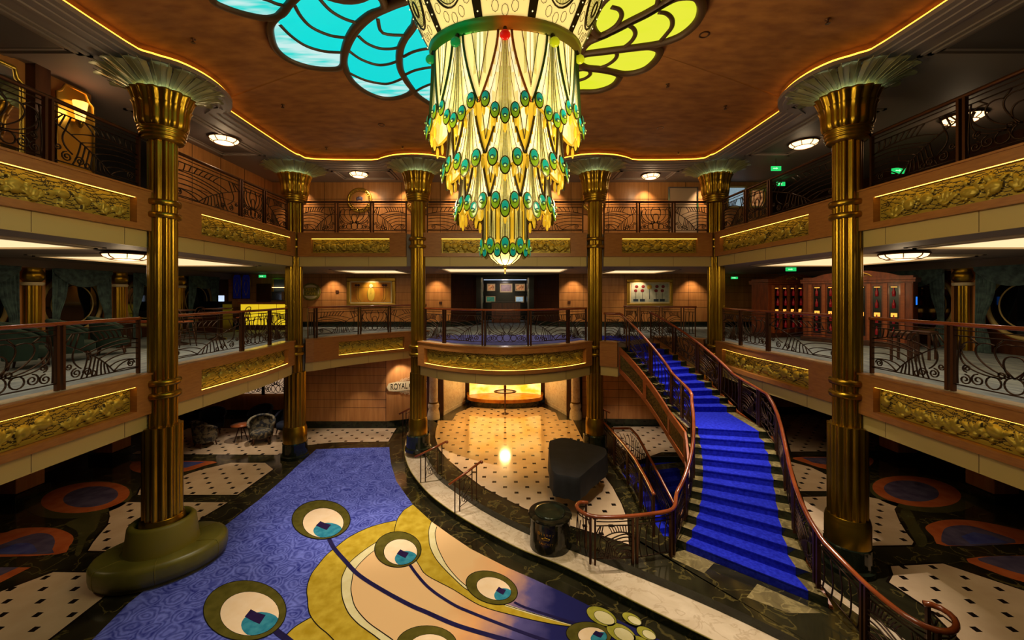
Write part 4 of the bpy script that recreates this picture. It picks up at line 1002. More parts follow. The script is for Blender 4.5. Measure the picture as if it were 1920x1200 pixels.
def eye_obj(f, phi, v, sz, parent, merged=None, flip=False, ph=0.0):
    """oval feather eye set on the shade: bronze rim, green oval, teal top, jewel"""
    c = f(phi, v, .035); e = .01; n = (f(phi, v, .1)-f(phi, v, 0)).normalized(); tx = (f(phi+e, v)-f(phi-e, v)).normalized(); tz = (f(phi, v-.02)-f(phi, v+.02)).normalized()
    m = merged or MB(); n = tx.cross(tz).normalized() if tx.cross(tz).dot(n) > 0 else -tx.cross(tz).normalized()
    up = -1 if flip else 1
    def disc(a, b_, off, cz, mi, k=16, half=None):
        pts = []
        for i in range(k): t = 2*PI*i/k; pts.append(c+tx*(a*math.cos(t))+tz*(cz+b_*math.sin(t))+n*off)
        m.add(pts+[c+tz*cz+n*(off+.012)], [(i, (i+1) % k, k) for i in range(k)], mi, True)
    disc(.54*sz, .95*sz, 0, 0, 2); disc(.43*sz, .82*sz, .008, 0, 1); disc(.34*sz, .5*sz, .016, .27*sz*up, 0); 
    m.tube([c+tx*(.2*sz*math.cos(t))+tz*(-.12*sz*up+.2*sz*math.sin(t))+n*.034 for t in [2*PI*i/10 for i in range(10)]], .02*sz*2, 4, 2, True)
    m.ball(c-tz*(.16*sz*up)+n*.034, .12*sz, 8, 5, 3)
    if not merged: m.build('feather_eye', ['ch_eye_teal', 'ch_eye_green', 'ch_came', 'ch_jewel'], parent)
TIERS = [  # r top, r bottom, z top, z bottom, eyes, eye size, fan spread
    (1.13, 1.20, 9.33, 8.12, 5, .15, 0), (.86, .95, 8.55, 7.50, 3, .15, 0), (.66, .75, 7.95, 6.92, 3, .145, 0), (.345, .345, 7.4, 6.42, 1, .15, 0)]
back_eyes = MB()
for ti, (r0, r1, z0, z1, ne, es_, _) in enumerate(TIERS):
    f = surf((r0, r1, z0, z1))
    for k in range(NF):
        p0 = A*k
        if p0 > PI: p0 -= 2*PI
        front = abs(p0) < 1.7
        m = MB(); rows = []
        came = 4 if ti else (6 if k == 0 else (5 if abs(p0) < 2 else 4))
        # scalloped glass: lower edge dips at the fan's middle
        NU, NV = 17, 13
        def low(u): return 1-(.24 if ti == 0 else .2 if ti < 3 else .06)*abs(u)**1.6
        for j in range(NV):
            rows.append([f(p0+u*A/2*.985, low(u)*j/(NV-1)) for u in [-1+2*i/(NU-1) for i in range(NU)]])
        vs = [p for r in rows for p in r]; fs = []; base = len(m.v)
        for j in range(NV-1):
            for i in range(NU-1):
                u = abs(-1+2*(i+.5)/(NU-1)); v = (j+.5)/(NV-1)
                # feather pattern: clear stem in the middle, pale vanes, amber outer field
                sp_ = .16+.84*(v**1.3)
                if ti == 3: mi = 2 if u < .62 else 1
                elif u < .14+.12*v: mi = 2
                elif u < sp_*.62: mi = 0
                elif u < sp_*.98: mi = 3
                elif v < .6 and u > .72: mi = 3 if u > .9 else 2
                else: mi = 1 if ti else 0
                m.f.append([base+j*NU+i, base+j*NU+i+1, base+(j+1)*NU+i+1, base+(j+1)*NU+i]); m.m.append(mi); m.sm.append(True)
        m.v += [tuple(p) for p in vs]
        # lead lines
        for u0, u1 in ((-.03, -.14), (.03, .14), (0, 0), (-.08, -.42), (.08, .42), (-.12, -.7), (.12, .7)):
            if ti == 3 and abs(u1) > .5: continue
            m.tube([f(p0+(u0+(u1-u0)*(v**1.5))*A/2, v*low(u1), .012) for v in [i/9 for i in range(10)]], .005, 4, came)
        for s_ in (-1, 1):     # bold sweeping edge between neighbouring feathers, and the pointed leaf between them
            if ti < 3:
                m.tube([f(p0+s_*(.26+.72*(v**1.5))*A/2, v*.82, .016) for v in [i/10 for i in range(11)]], .019, 5, came)
                m.tube([f(p0+s_*(1-.34*(1-v)*(1-.0*v))*A/2, v*.62, .012) for v in [i/8 for i in range(9)]], .008, 4, came)
            else: m.tube([f(p0+s_*.66*A/2, v*.9, .012) for v in [i/6 for i in range(7)]], .01, 4, 4)
        m.tube([f(p0+u*A/2*.985, low(u), .004) for u in [-1+2*i/16 for i in range(17)]], .012, 4, 1)
        fan = m.build('feather_shade', CGM, chand)
        # the eyes along the scalloped edge
        for i in range(ne):
            u = 0 if ne == 1 else (-1+2*i/(ne-1))*(.72 if ne == 5 else .58)
            v = low(u*1.25)+.0
            eye_obj(f, p0+u*A/2, v, es_*(.86 if ti == 0 else 1), fan, None if front else back_eyes)
        if ti == 3:
            eye_obj(f, p0+A/2, 1.07, .12, fan, None if front else back_eyes, True)
        # hanging amber drops below the hem, seen on the flanks
        if ti < 3:
            d = MB()
            for q in range(5):
                u = (q-2)/2.4; a = f(p0+u*A/2, low(u)-.02, -.03)
                d.ball(a-Vector((0, 0, .1+.05*(1-abs(u)))), .036, 8, 6, 0, (.7, .35, 2.6))
            d.tube([f(p0+(q-2)/2.4*A/2, low((q-2)/2.4)-.02, -.03)-Vector((0, 0, .03)) for q in range(5)], .012, 5)
            d.build('drop_fringe', ['ch_amber'], fan)
o = back_eyes.build('feather_eye', ['ch_eye_teal', 'ch_eye_green', 'ch_came', 'ch_jewel'], chand); o['kind'] = 'stuff'
# inner body, ring and bowl
m = MB(); m.lathe([(1.1, 9.33-9.4), (1.18, -.02), (1.2, .1), (1.14, .14)], n=64, sy=SYC); m.build('ring', ['ring_enamel'], chand)
m = MB(); m.lathe([(.02, 6.13-9.4), (.12, 6.16-9.4), (.22, 6.24-9.4), (.28, 6.35-9.4), (.3, 6.5-9.4)], n=40, sy=SYC); 
for k in range(10):
    t = 2*PI*k/10; m.tube([(r*math.cos(t), SYC*r*math.sin(t), z-9.4) for r, z in ((.02, 6.125), (.125, 6.155), (.225, 6.235), (.286, 6.35), (.306, 6.5))], .007, 4, 1)
bowl = m.build('bowl', ['ch_cream', 'ch_came'], chand)
m = MB(); m.ball((0, 0, 6.1-9.4), .035, mi=0); m.tube([(0, 0, 6.0-9.4), (0, 0, 6.13-9.4)], .012, 6); m.build('finial', ['dark_brass'], bowl)
for k in range(NF):   # enamel buttons that hold the feathers at the ring
    p0 = A*k; p0 = p0-2*PI if p0 > PI else p0
    c = cyl(p0, 1.19, 9.24); mi = 0 if k == 0 else (1 if p0 < 0 else 2)
    m = MB(); m.ball(c, .075, 12, 8, 0, (1, .5, 1)); m.tube([c, cyl(p0, 1.14, 9.36)], .03, 6, 1)
    m.build('feather_button', [('enamel_red', 'enamel_green', 'enamel_lime')[mi], 'ch_came'], chand)
# crown basket: eight flaring panels with sunburst medallions
prof = lambda v: 1.16+.42*math.sin(min(v, 1)*PI*.5)
def crown(phi, v, off=0.0): return cyl(phi, prof(v)+off, 9.5+1.2*v)
for k in range(NF):
    p0 = A*k+A/2*0; p0 = p0-2*PI if p0 > PI else p0
    m = MB(); m.grid([[crown(p0+u*A/2*.99, v) for u in [-1+2*i/12 for i in range(13)]] for v in [j/9 for j in range(10)]], 0)
    r_ = A*.31
    def ring_(cv, a, b_, rad, n=24): return [crown(p0+a*math.sin(2*PI*i/n), cv+b_*math.cos(2*PI*i/n), rad) for i in range(n)]
    m.tube(ring_(.46, r_, .3, .012), .016, 4, 1, True); m.tube(ring_(.46, r_*.88, .265, .012), .008, 4, 1, True)
    pts = ring_(.46, r_*.86, .26, .008); m.add(pts+[crown(p0, .46, .014)], [(i, (i+1) % 24, 24) for i in range(24)], 2, True)
    for i in range(24):
        t = 2*PI*i/24; m.tube([crown(p0+r_*q*math.sin(t), .4+.3*q*math.cos(t)*.86, .015) for q in (.35, .82)], .003, 3, 1)
    m.tube(ring_(.38, r_*.26, .085, .018, 14), .016, 4, 1, True)
    for i in range(13):
        t = PI*(.5+i/12); a, b_ = r_*1.32*math.sin(2*PI*i/14), .46+.4*math.cos(2*PI*i/14)
        if abs(a) < A*.46: m.tube([crown(p0+a+r_*.2*math.sin(2*PI*q/8), b_+.055*math.cos(2*PI*q/8), .01) for q in range(8)], .0045, 3, 1, True)
    m.build('crown_panel', ['ch_crown', 'ch_came', 'ch_texture'], chand)
    b_ = MB()
    ph = p0+A/2; b_.grid([[crown(ph+u*.05, v, .02) for u in (-1, -.3, .3, 1)] for v in [j/8 for j in range(9)]], 0)
    for j in range(8): b_.ball(crown(ph, (j+.5)/8, .024), .011, 6, 5, 1)
    b_.build('crown_rib', ['ch_came', 'ch_white'], chand)
m = MB(); m.lathe([(.5, 10.66-9.4), (1.6, 10.7-9.4), (1.5, 10.76-9.4)], n=40, sy=SYC); m.build('ceiling_rose', ['ch_came'], chand)
point('chandelier_fill', (CXC, CYC-.0, 5.85), 60, (1, .84, .45), .15)  # unseen point light added below the bowl to carry its glow

# =================================================================== stained glass petals in the ceiling
ZG = 10.52
def glass_mat(name, stops, far0, far1):
    m = mat(name, (0, 200, 200), .6, spec=0); N, L, b = nodes(m); b.inputs['Base Color'].default_value = (0, 0, 0, 1)
    tc = N.new('ShaderNodeTexCoord'); mp = N.new('ShaderNodeMapping'); mp.inputs['Location'].default_value = (0, -6.3, 0); mp.vector_type = 'POINT'
    le = N.new('ShaderNodeVectorMath'); le.operation = 'LENGTH'; fl_ = N.new('ShaderNodeVectorMath'); fl_.operation = 'MULTIPLY'; fl_.inputs[1].default_value = (1, 1, 0)
    n = N.new('ShaderNodeTexNoise'); n.inputs['Scale'].default_value = 1.6; n.inputs['Detail'].default_value = 5; m2 = N.new('ShaderNodeMapping'); m2.inputs['Scale'].default_value = (.7, 3, 1); m2.inputs['Rotation'].default_value = (0, 0, .5)
    L.new(tc.outputs['Object'], mp.inputs['Vector']); L.new(mp.outputs['Vector'], fl_.inputs[0]); L.new(fl_.outputs[0], le.inputs[0])
    L.new(tc.outputs['Object'], m2.inputs['Vector']); L.new(m2.outputs['Vector'], n.inputs['Vector'])
    mr = N.new('ShaderNodeMapRange'); mr.inputs[1].default_value = far0; mr.inputs[2].default_value = far1; L.new(le.outputs['Value'], mr.inputs[0])
    ad = N.new('ShaderNodeMath'); ad.operation = 'MULTIPLY_ADD'; ad.inputs[1].default_value = .5; L.new(n.outputs['Fac'], ad.inputs[0]); L.new(mr.outputs[0], ad.inputs[2])
    su = N.new('ShaderNodeMath'); su.operation = 'SUBTRACT'; su.inputs[1].default_value = .25; L.new(ad.outputs[0], su.inputs[0])
    rp = N.new('ShaderNodeValToRGB'); e = rp.color_ramp.elements; e[0].position = 0; e[0].color = rgb(*stops[0]); e[1].position = 1; e[1].color = rgb(*stops[-1])
    for i, s_ in enumerate(stops[1:-1]): q = e.new((i+1)/(len(stops)-1)); q.color = rgb(*s_)
    L.new(su.outputs[0], rp.inputs['Fac']); L.new(rp.outputs['Color'], b.inputs['Emission Color']); b.inputs['Emission Strength'].default_value = .95
    b.inputs['Base Color'].default_value = (.02, .02, .02, 1)
glass_mat('glass_cyan', [(0, 222, 220), (0, 226, 222), (40, 232, 222), (190, 244, 236)], 5.0, 9.0)
glass_mat('glass_lime', [(130, 200, 10), (196, 232, 10), (226, 240, 14), (238, 240, 60)], 1.6, 4.2)
mat('petal_frame', (74, 48, 20), .5, .2)
fl_root = thing('ceiling_flower', 'stained glass ceiling flower of turquoise and lime petals round the chandelier', 'ceiling light', (0, 6.3, ZG))
FB = Vector((0, 6.3, ZG))
mat('glass_pale', (0, 0, 0), .6, spec=0, emit=(150, 236, 226), es=.95, c2=(0, 0, 0))
N, L, b = nodes(MATS['glass_pale']); tc = N.new('ShaderNodeTexCoord'); m2 = N.new('ShaderNodeMapping'); m2.inputs['Scale'].default_value = (.7, 3, 1); m2.inputs['Rotation'].default_value = (0, 0, .5); n = N.new('ShaderNodeTexNoise'); n.inputs['Scale'].default_value = 1.8; rp = N.new('ShaderNodeValToRGB'); e = rp.color_ramp.elements
e[0].position = .38; e[0].color = rgb(60, 226, 216); e[1].position = .62; e[1].color = rgb(206, 244, 240)
L.new(tc.outputs['Object'], m2.inputs['Vector']); L.new(m2.outputs['Vector'], n.inputs['Vector']); L.new(n.outputs['Fac'], rp.inputs['Fac']); L.new(rp.outputs['Color'], b.inputs['Emission Color'])
def petal(px, arcs, glass, fw=.07, arc_w=.036, pale=None):
    m = MB(); p = cr(PP(px, ZG), 4, True)
    m.flat([q-FB for q in p], -.0, 0)
    if pale: m.flat([q-FB for q in cr(PP(pale[0], ZG), 4)]+[q-FB for q in cr(PP(pale[1], ZG), 4)], -.006, 1)
    o = m.build('petal', [glass, 'glass_pale'], fl_root)
    g = MB(); g.tube([q-FB for q in p], fw, 6, 0, True); n = len(p)
    g.grid([[Vector((q.x, q.y, z))-FB for q in p] for z in (ZG, ZG+.2)], 0, False, True)
    for a in arcs: g.tube([q-FB-Vector((0, 0, .005)) for q in cr(PP(a, ZG), 4)], arc_w, 5)
    g.build('lead_frame', ['petal_frame'], o)
def z1(pts, ox=390, oy=0, s=4.364): return [(ox+x/s, oy+y/s) for x, y in pts]
def z2(pts): return z1(pts, 1080, 0, 6.665)
petal([(398, -2), (430, 15), (470, 27), (505, 32), (530, 24), (542, 8), (560, -15), (575, -45), (520, -70), (440, -60), (400, -30)], [z1([(440, -20), (500, 0), (560, 25), (640, 45)]), z1([(620, -180), (740, -120), (860, -90)])], 'glass_cyan', pale=(z1([(380, -60), (440, -20), (500, 0), (560, 25), (640, 45)]), [(530, 24), (505, 32), (470, 27), (430, 15), (400, 0)]))
petal(z1([(520, 190), (510, 260), (540, 370), (600, 440), (700, 500), (850, 545), (1000, 558), (1095, 540), (1110, 440), (1140, 330), (1210, 210), (1330, 110), (1440, 62), (1400, -40), (1250, -160), (1000, -200), (800, -90), (680, 20), (590, 110)]),
      [z1([(710, 40), (760, 130), (850, 220), (1000, 285), (1140, 305)]), z1([(590, 200), (680, 290), (800, 370), (950, 415), (1100, 425)]), z1([(900, -30), (1000, 80), (1120, 150), (1250, 190)])], 'glass_cyan', pale=(z1([(560, 150), (590, 200), (680, 290), (800, 370), (950, 415), (1100, 425)]), z1([(1095, 540), (1000, 558), (850, 545), (700, 500), (600, 440), (540, 370), (515, 260)])))
petal(z1([(1115, 480), (1130, 570), (1180, 660), (1280, 740), (1400, 790), (1500, 800), (1600, 780), (1670, 735), (1620, 660), (1570, 560), (1565, 430), (1600, 330), (1690, 200), (1700, 0), (1600, 10), (1480, 55), (1350, 120), (1230, 230), (1150, 360)]),
      [z1([(1230, 290), (1300, 350), (1400, 390), (1500, 395), (1575, 380)]), z1([(1150, 410), (1250, 480), (1380, 525), (1480, 520), (1565, 490)]), z1([(1150, 590), (1280, 650), (1420, 680), (1500, 675), (1600, 635)]), z1([(1390, 150), (1430, 265), (1610, 285)])], 'glass_cyan', pale=(z1([(1130, 570), (1280, 650), (1420, 680), (1500, 675), (1610, 640)]), z1([(1670, 735), (1600, 780), (1500, 800), (1400, 790), (1280, 740), (1180, 660)])))
petal(z1([(1690, 205), (1605, 330), (1572, 430), (1575, 560), (1625, 660), (1700, 760), (1780, 820), (1870, 865), (1960, 860), (2040, 760), (2060, 500), (1960, 250), (1800, 150)]),
      [z1([(1600, 460), (1680, 420), (1790, 395), (1900, 400)]), z1([(1610, 610), (1700, 570), (1840, 545), (1960, 550)]), z1([(1690, 750), (1760, 710), (1850, 680), (1960, 690)])], 'glass_cyan', pale=(z1([(1690, 750), (1760, 710), (1850, 680), (1960, 690)]), z1([(2030, 760), (1960, 860), (1870, 865), (1780, 820)])))
petal(z2([(1150, 0), (1300, -60), (1480, -60), (1560, 30), (1570, 130), (1530, 240), (1430, 350), (1300, 440), (1150, 500), (1000, 540), (800, 570), (500, 608), (180, 650), (60, 660), (150, 520), (300, 448), (500, 355), (700, 250), (900, 150)]),
      [z2([(1030, 145), (1130, 160), (1200, 230), (1195, 330), (1130, 420), (1060, 500)]), z2([(640, 300), (720, 350), (740, 420), (690, 510), (590, 590)])], 'glass_lime', .08, .045)
petal(z2([(830, 575), (950, 575), (1030, 610), (1040, 680), (980, 765), (880, 845), (750, 893), (600, 910), (480, 890), (300, 850), (120, 830), (40, 770), (100, 670), (300, 640), (500, 615)]), [z2([(440, 625), (510, 660), (490, 730), (400, 800), (280, 845)])], 'glass_lime', .08, .045)
petal(z2([(440, 885), (520, 915), (545, 960), (495, 1035), (400, 1090), (250, 1130), (80, 1135), (-60, 1120), (-60, 900), (60, 840), (160, 845), (300, 860)]), [z2([(20, 1000), (120, 970), (180, 915), (150, 850)])], 'glass_lime', .08, .045)
petal(z2([(300, 440), (500, 350), (700, 245), (900, 145), (1140, 0), (1250, -120), (1100, -260), (700, -200), (400, -60), (250, 150), (200, 330)]), [z2([(440, 80), (540, 110), (570, 190), (500, 310), (370, 400)]), z2([(1030, -60), (1010, 50), (930, 135)])], 'glass_lime', .08, .045)
for o in list(fl_root.children)[1:7]:      # the flower is the same on its near side
    c = copy_tree(o, fl_root); c.scale = (1, -1, 1)
# =================================================================== furnishing helpers
def text(body, loc, size, rot, m, parent=None, ext=.004, name='lettering', ax='CENTER', sx_=1.0):
    cu = bpy.data.curves.new(name, 'FONT'); cu.body = body; cu.size = size; cu.extrude = ext; cu.align_x = ax; cu.align_y = 'CENTER'; cu.materials.append(M[m])
    o = bpy.data.objects.new(name, cu); COL.objects.link(o); o.location = loc; o.rotation_euler = rot; o.scale = (sx_, 1, 1)
    me = bpy.data.meshes.new_from_object(o); me.name = name
    q = bpy.data.objects.new(name, me); COL.objects.link(q); q.location = loc; q.rotation_euler = rot; q.scale = (sx_, 1, 1); bpy.data.objects.remove(o)
    if parent: q.parent = parent
    return q
def at(px, py, d): return W(px, py, d)
def frame_mb(w, h, b, d, mi=0):
    m = MB()
    for lo, hi in (((-w/2-b, -h/2-b), (w/2+b, -h/2)), ((-w/2-b, h/2), (w/2+b, h/2+b)), ((-w/2-b, -h/2), (-w/2, h/2)), ((w/2, -h/2), (w/2+b, h/2))): m.b2((lo[0], -d, lo[1]), (hi[0], 0, hi[1]), mi)
    return m
mat('gold_frame', (206, 164, 66), .3, .85); mat('mat_cream', (236, 214, 160), .6); mat('art_amber', (214, 156, 44), .5, c2=(190, 112, 30), scale=3, stretch=(1, 1, .4))
mat('art_yellow', (226, 190, 70), .5); mat('art_plum', (70, 24, 34), .5); mat('art_line', (66, 46, 22), .5); mat('art_pale', (170, 176, 160), .5, c2=(206, 204, 184), scale=3); mat('art_blue', (44, 60, 78), .5); mat('art_red', (130, 30, 30), .5)
mat('mirror', (230, 230, 225), .03, 1.0); mat('chrome', (200, 200, 200), .15, 1.0); mat('pale_panel', (206, 172, 140), .35)
mat('chair_pattern', (120, 108, 84), .8, c2=(40, 40, 46), scale=9, lo=.45, hi=.55); mat('navy_cloth', (22, 28, 50), .85)
mat('onyx_glow', (250, 176, 40), .2, emit=(250, 176, 40), es=1.35, c2=(255, 232, 150), scale=1.6, stretch=(1, 1, 2)); mat('onyx_top', (214, 140, 40), .08, c2=(190, 108, 24), scale=4)
mat('onyx_bar', (240, 204, 40), .3, emit=(236, 200, 34), es=.85, c2=(250, 226, 100), scale=5)
mat('screen_blue', (40, 110, 220), .2, emit=(40, 120, 235), es=1.1); mat('screen_pale', (200, 220, 250), .2, emit=(200, 220, 250), es=1.0); mat('niche_glow', (250, 170, 60), .3, emit=(255, 176, 70), es=1.2)
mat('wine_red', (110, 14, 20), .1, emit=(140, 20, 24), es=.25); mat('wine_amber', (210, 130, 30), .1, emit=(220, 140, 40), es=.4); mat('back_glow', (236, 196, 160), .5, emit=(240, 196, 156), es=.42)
mat('pic_a', (226, 160, 100), .4, emit=(226, 160, 100), es=.5, c2=(120, 60, 30), scale=9); mat('pic_b', (150, 110, 110), .4, emit=(160, 120, 110), es=.5, c2=(40, 30, 50), scale=6); mat('pic_c', (70, 140, 110), .4, emit=(60, 130, 100), es=.35, c2=(30, 60, 60), scale=6); mat('pic_d', (190, 210, 220), .4, emit=(170, 200, 215), es=.5, c2=(60, 80, 100), scale=4)
mat('shop_black', (16, 14, 14), .2); mat('lamp_amber', (255, 190, 90), .4, emit=(255, 186, 84), es=2.2); mat('plaque_cream', (226, 204, 160), .5); mat('stained_navy', (16, 18, 60), .15, emit=(14, 16, 70), es=.25)
mat('coffer_white', (226, 206, 176), .6)

# ------------------------------------------------------------------- ceiling lamps
def dome(x, y, z, r, label, power=14):
    t = thing('dome_light', label, 'ceiling light', (x, y, z), group='round alabaster ceiling lights')
    m = MB(); m.lathe([(r*1.0, 0), (r*1.05, -.03), (r*.98, -.05)], n=28); m.build('frame', ['bronze'], t)
    m = MB(); m.lathe([(r*.98, -.04), (r*.9, -.09), (r*.65, -.14), (r*.3, -.165), (.01, -.17)], n=28); m.build('glass_shade', ['lamp_glass'], t)
    m = MB()
    for k in range(8): a = 2*PI*k/8; m.tube([(q*r*math.cos(a), q*r*math.sin(a), z_) for q, z_ in ((1, -.04), (.93, -.095), (.67, -.15))], .012, 4)
    m.tube([(.67*r*math.cos(2*PI*k/24), .67*r*math.sin(2*PI*k/24), -.15) for k in range(24)], .012, 4, 0, True); m.build('bands', ['bronze'], t)
    point('dome_light_lamp', (x, y, z-.35), power, WARM, .15)
dome(-8.04, 11.4, ZC-.012, .37, 'round ceiling light above the upper side railing left of the wall emblem')
dome(-5.4, 14.7, ZC-.012, .33, 'round ceiling light directly above the wall emblem')
dome(5.45, 14.9, ZC-.012, .33, 'round ceiling light above the white framed wall mirror')
dome(8.77, 11.7, ZC-.012, .37, 'round ceiling light above the watercolours on the upper floor', 7)
dome(11.5, 10.0, ZC-.01, .4, 'round ceiling light seen through the dark upper railing by the exit sign', 7)
dome(-10.2, 6.2, ZC-.01, .38, 'round ceiling light at the corner above the arched mirror', 5) if False else None
dome(-8.55, 9.0, 6.60, .42, 'round ceiling light over the green armchairs', 10)
dome(8.9, 8.9, 6.60, .42, 'round ceiling light over the nearer wine cabinet', 8)
# glowing coffers over the middle deck
def coffer_light(x0, y0, x1, y1, label):
    cx, cy = (x0+x1)/2, (y0+y1)/2; t = thing('coffer_light', label, 'ceiling light', (cx, cy, 6.63), group='glowing ceiling coffers over the middle deck')
    m = MB(); hx, hy = (x1-x0)/2, (y1-y0)/2
    for k, (g, dz) in enumerate(((0, .02), (.09, .045))):
        for lo, hi in (((-hx+g, -hy+g), (hx-g, -hy+g+.08)), ((-hx+g, hy-g-.08), (hx-g, hy-g)), ((-hx+g, -hy+g), (-hx+g+.08, hy-g)), ((hx-g-.08, -hy+g), (hx-g, hy-g))): m.b2((lo[0], lo[1], -dz), (hi[0], hi[1], 0), 0)
    m.build('moulding', ['coffer_white'], t)
    m = MB(); m.b2((-hx+.18, -hy+.18, -.012), (hx-.18, hy-.18, -.002), 0); m.build('glowing_panel', ['panel_glow'], t)
coffer_light(-2.5, 14.6, 2.5, 17.2, 'glowing ceiling coffer in front of the dark shop entrance')
coffer_light(-6.9, 15.6, -4.2, 18.2, 'glowing ceiling coffer in front of the amber picture')
coffer_light(4.2, 15.6, 6.9, 18.2, 'glowing ceiling coffer in front of the pale rose picture')
for s_, nm in ((-1, ('the dark green armchairs', 'the café tables')), (1, ('the nearer wine cabinet', 'the farther wine cabinet'))):
    for (a, b_), n_ in zip(((4.2, 8.2), (9.6, 13.4)), nm):
        x0, x1 = sorted((s_*8.2, s_*11.6)); coffer_light(x0, a, x1, b_, 'glowing ceiling coffer above '+n_)
# wall washers
for x in (-8.2, -5.4, -3.9, -1.9, 1.9, 3.9, 5.6, 7.9): spot('wall_washer', (x, 15.55, ZC-.06), (x, 16.0, Z5+.9), 120, 85, WARM, .8)
for x in (-8.3, -6.4, -3.3, 3.3, 6.4, 9.0): spot('wall_washer', (x, 18.8, 6.58), (x, 19.3, Z4+.9), 80, 90, WARM, .8)
spot('sign_washer', (-4.4, 16.4, 2.9), (-4.4, 17.1, 1.7), 90, 80, WHITE, .6)
for x, y in ((-6.0, 15.9), (-9.5, 15.0), (5.0, 15.8)): spot('lobby_downlight', (x, y, 2.9), (x, y, 0), 130, 75, WHITE, .6)
for x, y in ((-10.0, 7.0), (10.0, 7.0), (-9.6, 11.0), (9.8, 11.2), (-8.7, 13.4), (8.9, 13.6)): spot('lobby_downlight', (x, y, 2.9), (x, y, 0), 60, 110, WARM, .7)
point('alcove_lamp', (0, 18.6, 2.55), 110, GOLD, .25)
for x, y in ((-1.5, 15.6), (1.5, 15.6), (0, 13.4), (-.4, 16.9)): spot('dance_floor_fill', (x, y, 2.9), (x, y, 0), 190, 95, (1, .52, .1), .7)  # unseen amber spots added under the balcony to turn the floor golden
for s_ in (-1, 1):
    for y in (3.6, 5.4, 7.2, 9.8, 11.4, 13.0): spot('balcony_downlight', (s_*8.0, y, 6.6), (s_*8.0, y, Z4), 38, 100, WHITE, .7)
for x in (-2, 0, 2, -5.5, 5.5): spot('balcony_downlight', (x, 14.2 if abs(x) < 3 else 17.3, 6.6), (x, 14.2 if abs(x) < 3 else 17.3, Z4), 40, 100, WHITE, .7)
# unseen point lights added outside the shades to spread the chandelier's warm glow
for k in range(4):
    a = PI/4+PI/2*k; point('chandelier_fill', (2.2*math.cos(a), 6.3+1.9*math.sin(a), 7.6), 120, (1, .80, .42), .35)

# ------------------------------------------------------------------- sprinklers in the raised ceiling
for px_, py_ in ((362, 66), (612/4.364+390, 835/4.364), (1252, 161), (1360, 194), (1131, 277), (1272, 279), (612, 271), (755, 268), (1552, 29)):
    d = F*(10.6-EZ)/(HY-py_); x = (px_-CX)*d/F
    # underside of the shallow dome at this spot
    best = max((v for v in dm.v), key=lambda v: -((v[0]-x)**2+(v[1]-d)**2))
    m = MB(); m.lathe([(.045, 0), (.045, -.02), (.015, -.025), (.012, -.07), (.04, -.075), (.04, -.082)], (x, d, best[2]+.005), 10)
    one(m, 'sprinkler', ['bronze'], 'small bronze sprinkler head in the brown plaster ceiling', 'sprinkler', 'ceiling sprinklers')

# ------------------------------------------------------------------- upper deck
def emblem(x, label):
    t = thing('wall_emblem', label, 'wall emblem', (x, 15.98, 9.42), group='round emblems on the upper back wall')
    m = MB(); n = 28
    m.tube([(.46*math.cos(2*PI*k/40), 0, .46*math.sin(2*PI*k/40)) for k in range(40)], .05, 6, 0, True); m.tube([(.36*math.cos(2*PI*k/40), -.01, .36*math.sin(2*PI*k/40)) for k in range(40)], .018, 5, 0, True)
    for k in range(n): a = 2*PI*k/n; m.ball((.41*math.cos(a), -.03, .41*math.sin(a)), .03, 6, 4)
    m.build('ring', ['gold_frame'], t)
    m = MB(); m.add([(.36*math.cos(2*PI*k/32), -.005, .36*math.sin(2*PI*k/32)) for k in range(32)], [tuple(range(32))]); m.build('disc', ['wall_wood'], t)
    m = MB()
    for a in (-.5, -.17, .17, .5): m.ball((.15*math.sin(a*1.3), -.02, .03+.06*math.cos(a*2)), .045, 8, 6, 0, (1, .3, 1.6))
    m.box((0, -.015, -.06), (.14, .012, .02)); m.build('motif', ['inlay_purple'], t)
emblem(-5.83, 'round gilt emblem with purple motif, in clear view between two columns'); emblem(-3.5, 'round gilt emblem mostly hidden behind the column above the wall sign'); emblem(3.55, 'round gilt emblem mostly hidden behind the column above the piano')
t = thing('wall_mirror', 'tall pale wall panel in a thin chrome frame', 'mirror', (7.13, 15.98, 8.95), 0)
frame_mb(1.1, 1.9, .05, .05).build('frame', ['chrome'], t); m = MB(); m.box((0, -.012, 0), (.55, .01, .95)); m.build('panel', ['pale_panel'], t)
def painting(name, label, loc, w, h, b, art, rz=0, frame='gold_frame', cat='picture', group=None):
    t = thing(name, label, cat, loc, rz, group); frame_mb(w+.12, h+.12, b, .06).build('frame', [frame], t, bevel=min(b*.4, .05))
    m = MB(); m.box((0, -.015, 0), (w/2+.06, .012, h/2+.06), 0); m.build('mount', ['mat_cream'], t)
    m = MB(); m.box((0, -.03, 0), (w/2, .004, h/2), 0); a = m.build('artwork', [art], t); return t, a
painting('picture', 'larger watercolour on the far upper wall', (9.28, 15.98, 9.55), .62, .72, .04, 'pic_d'); painting('picture', 'smaller watercolour hanging nearest the wall corner on the upper floor', (10.1, 15.98, 9.5), .42, .6, .04, 'pic_a')
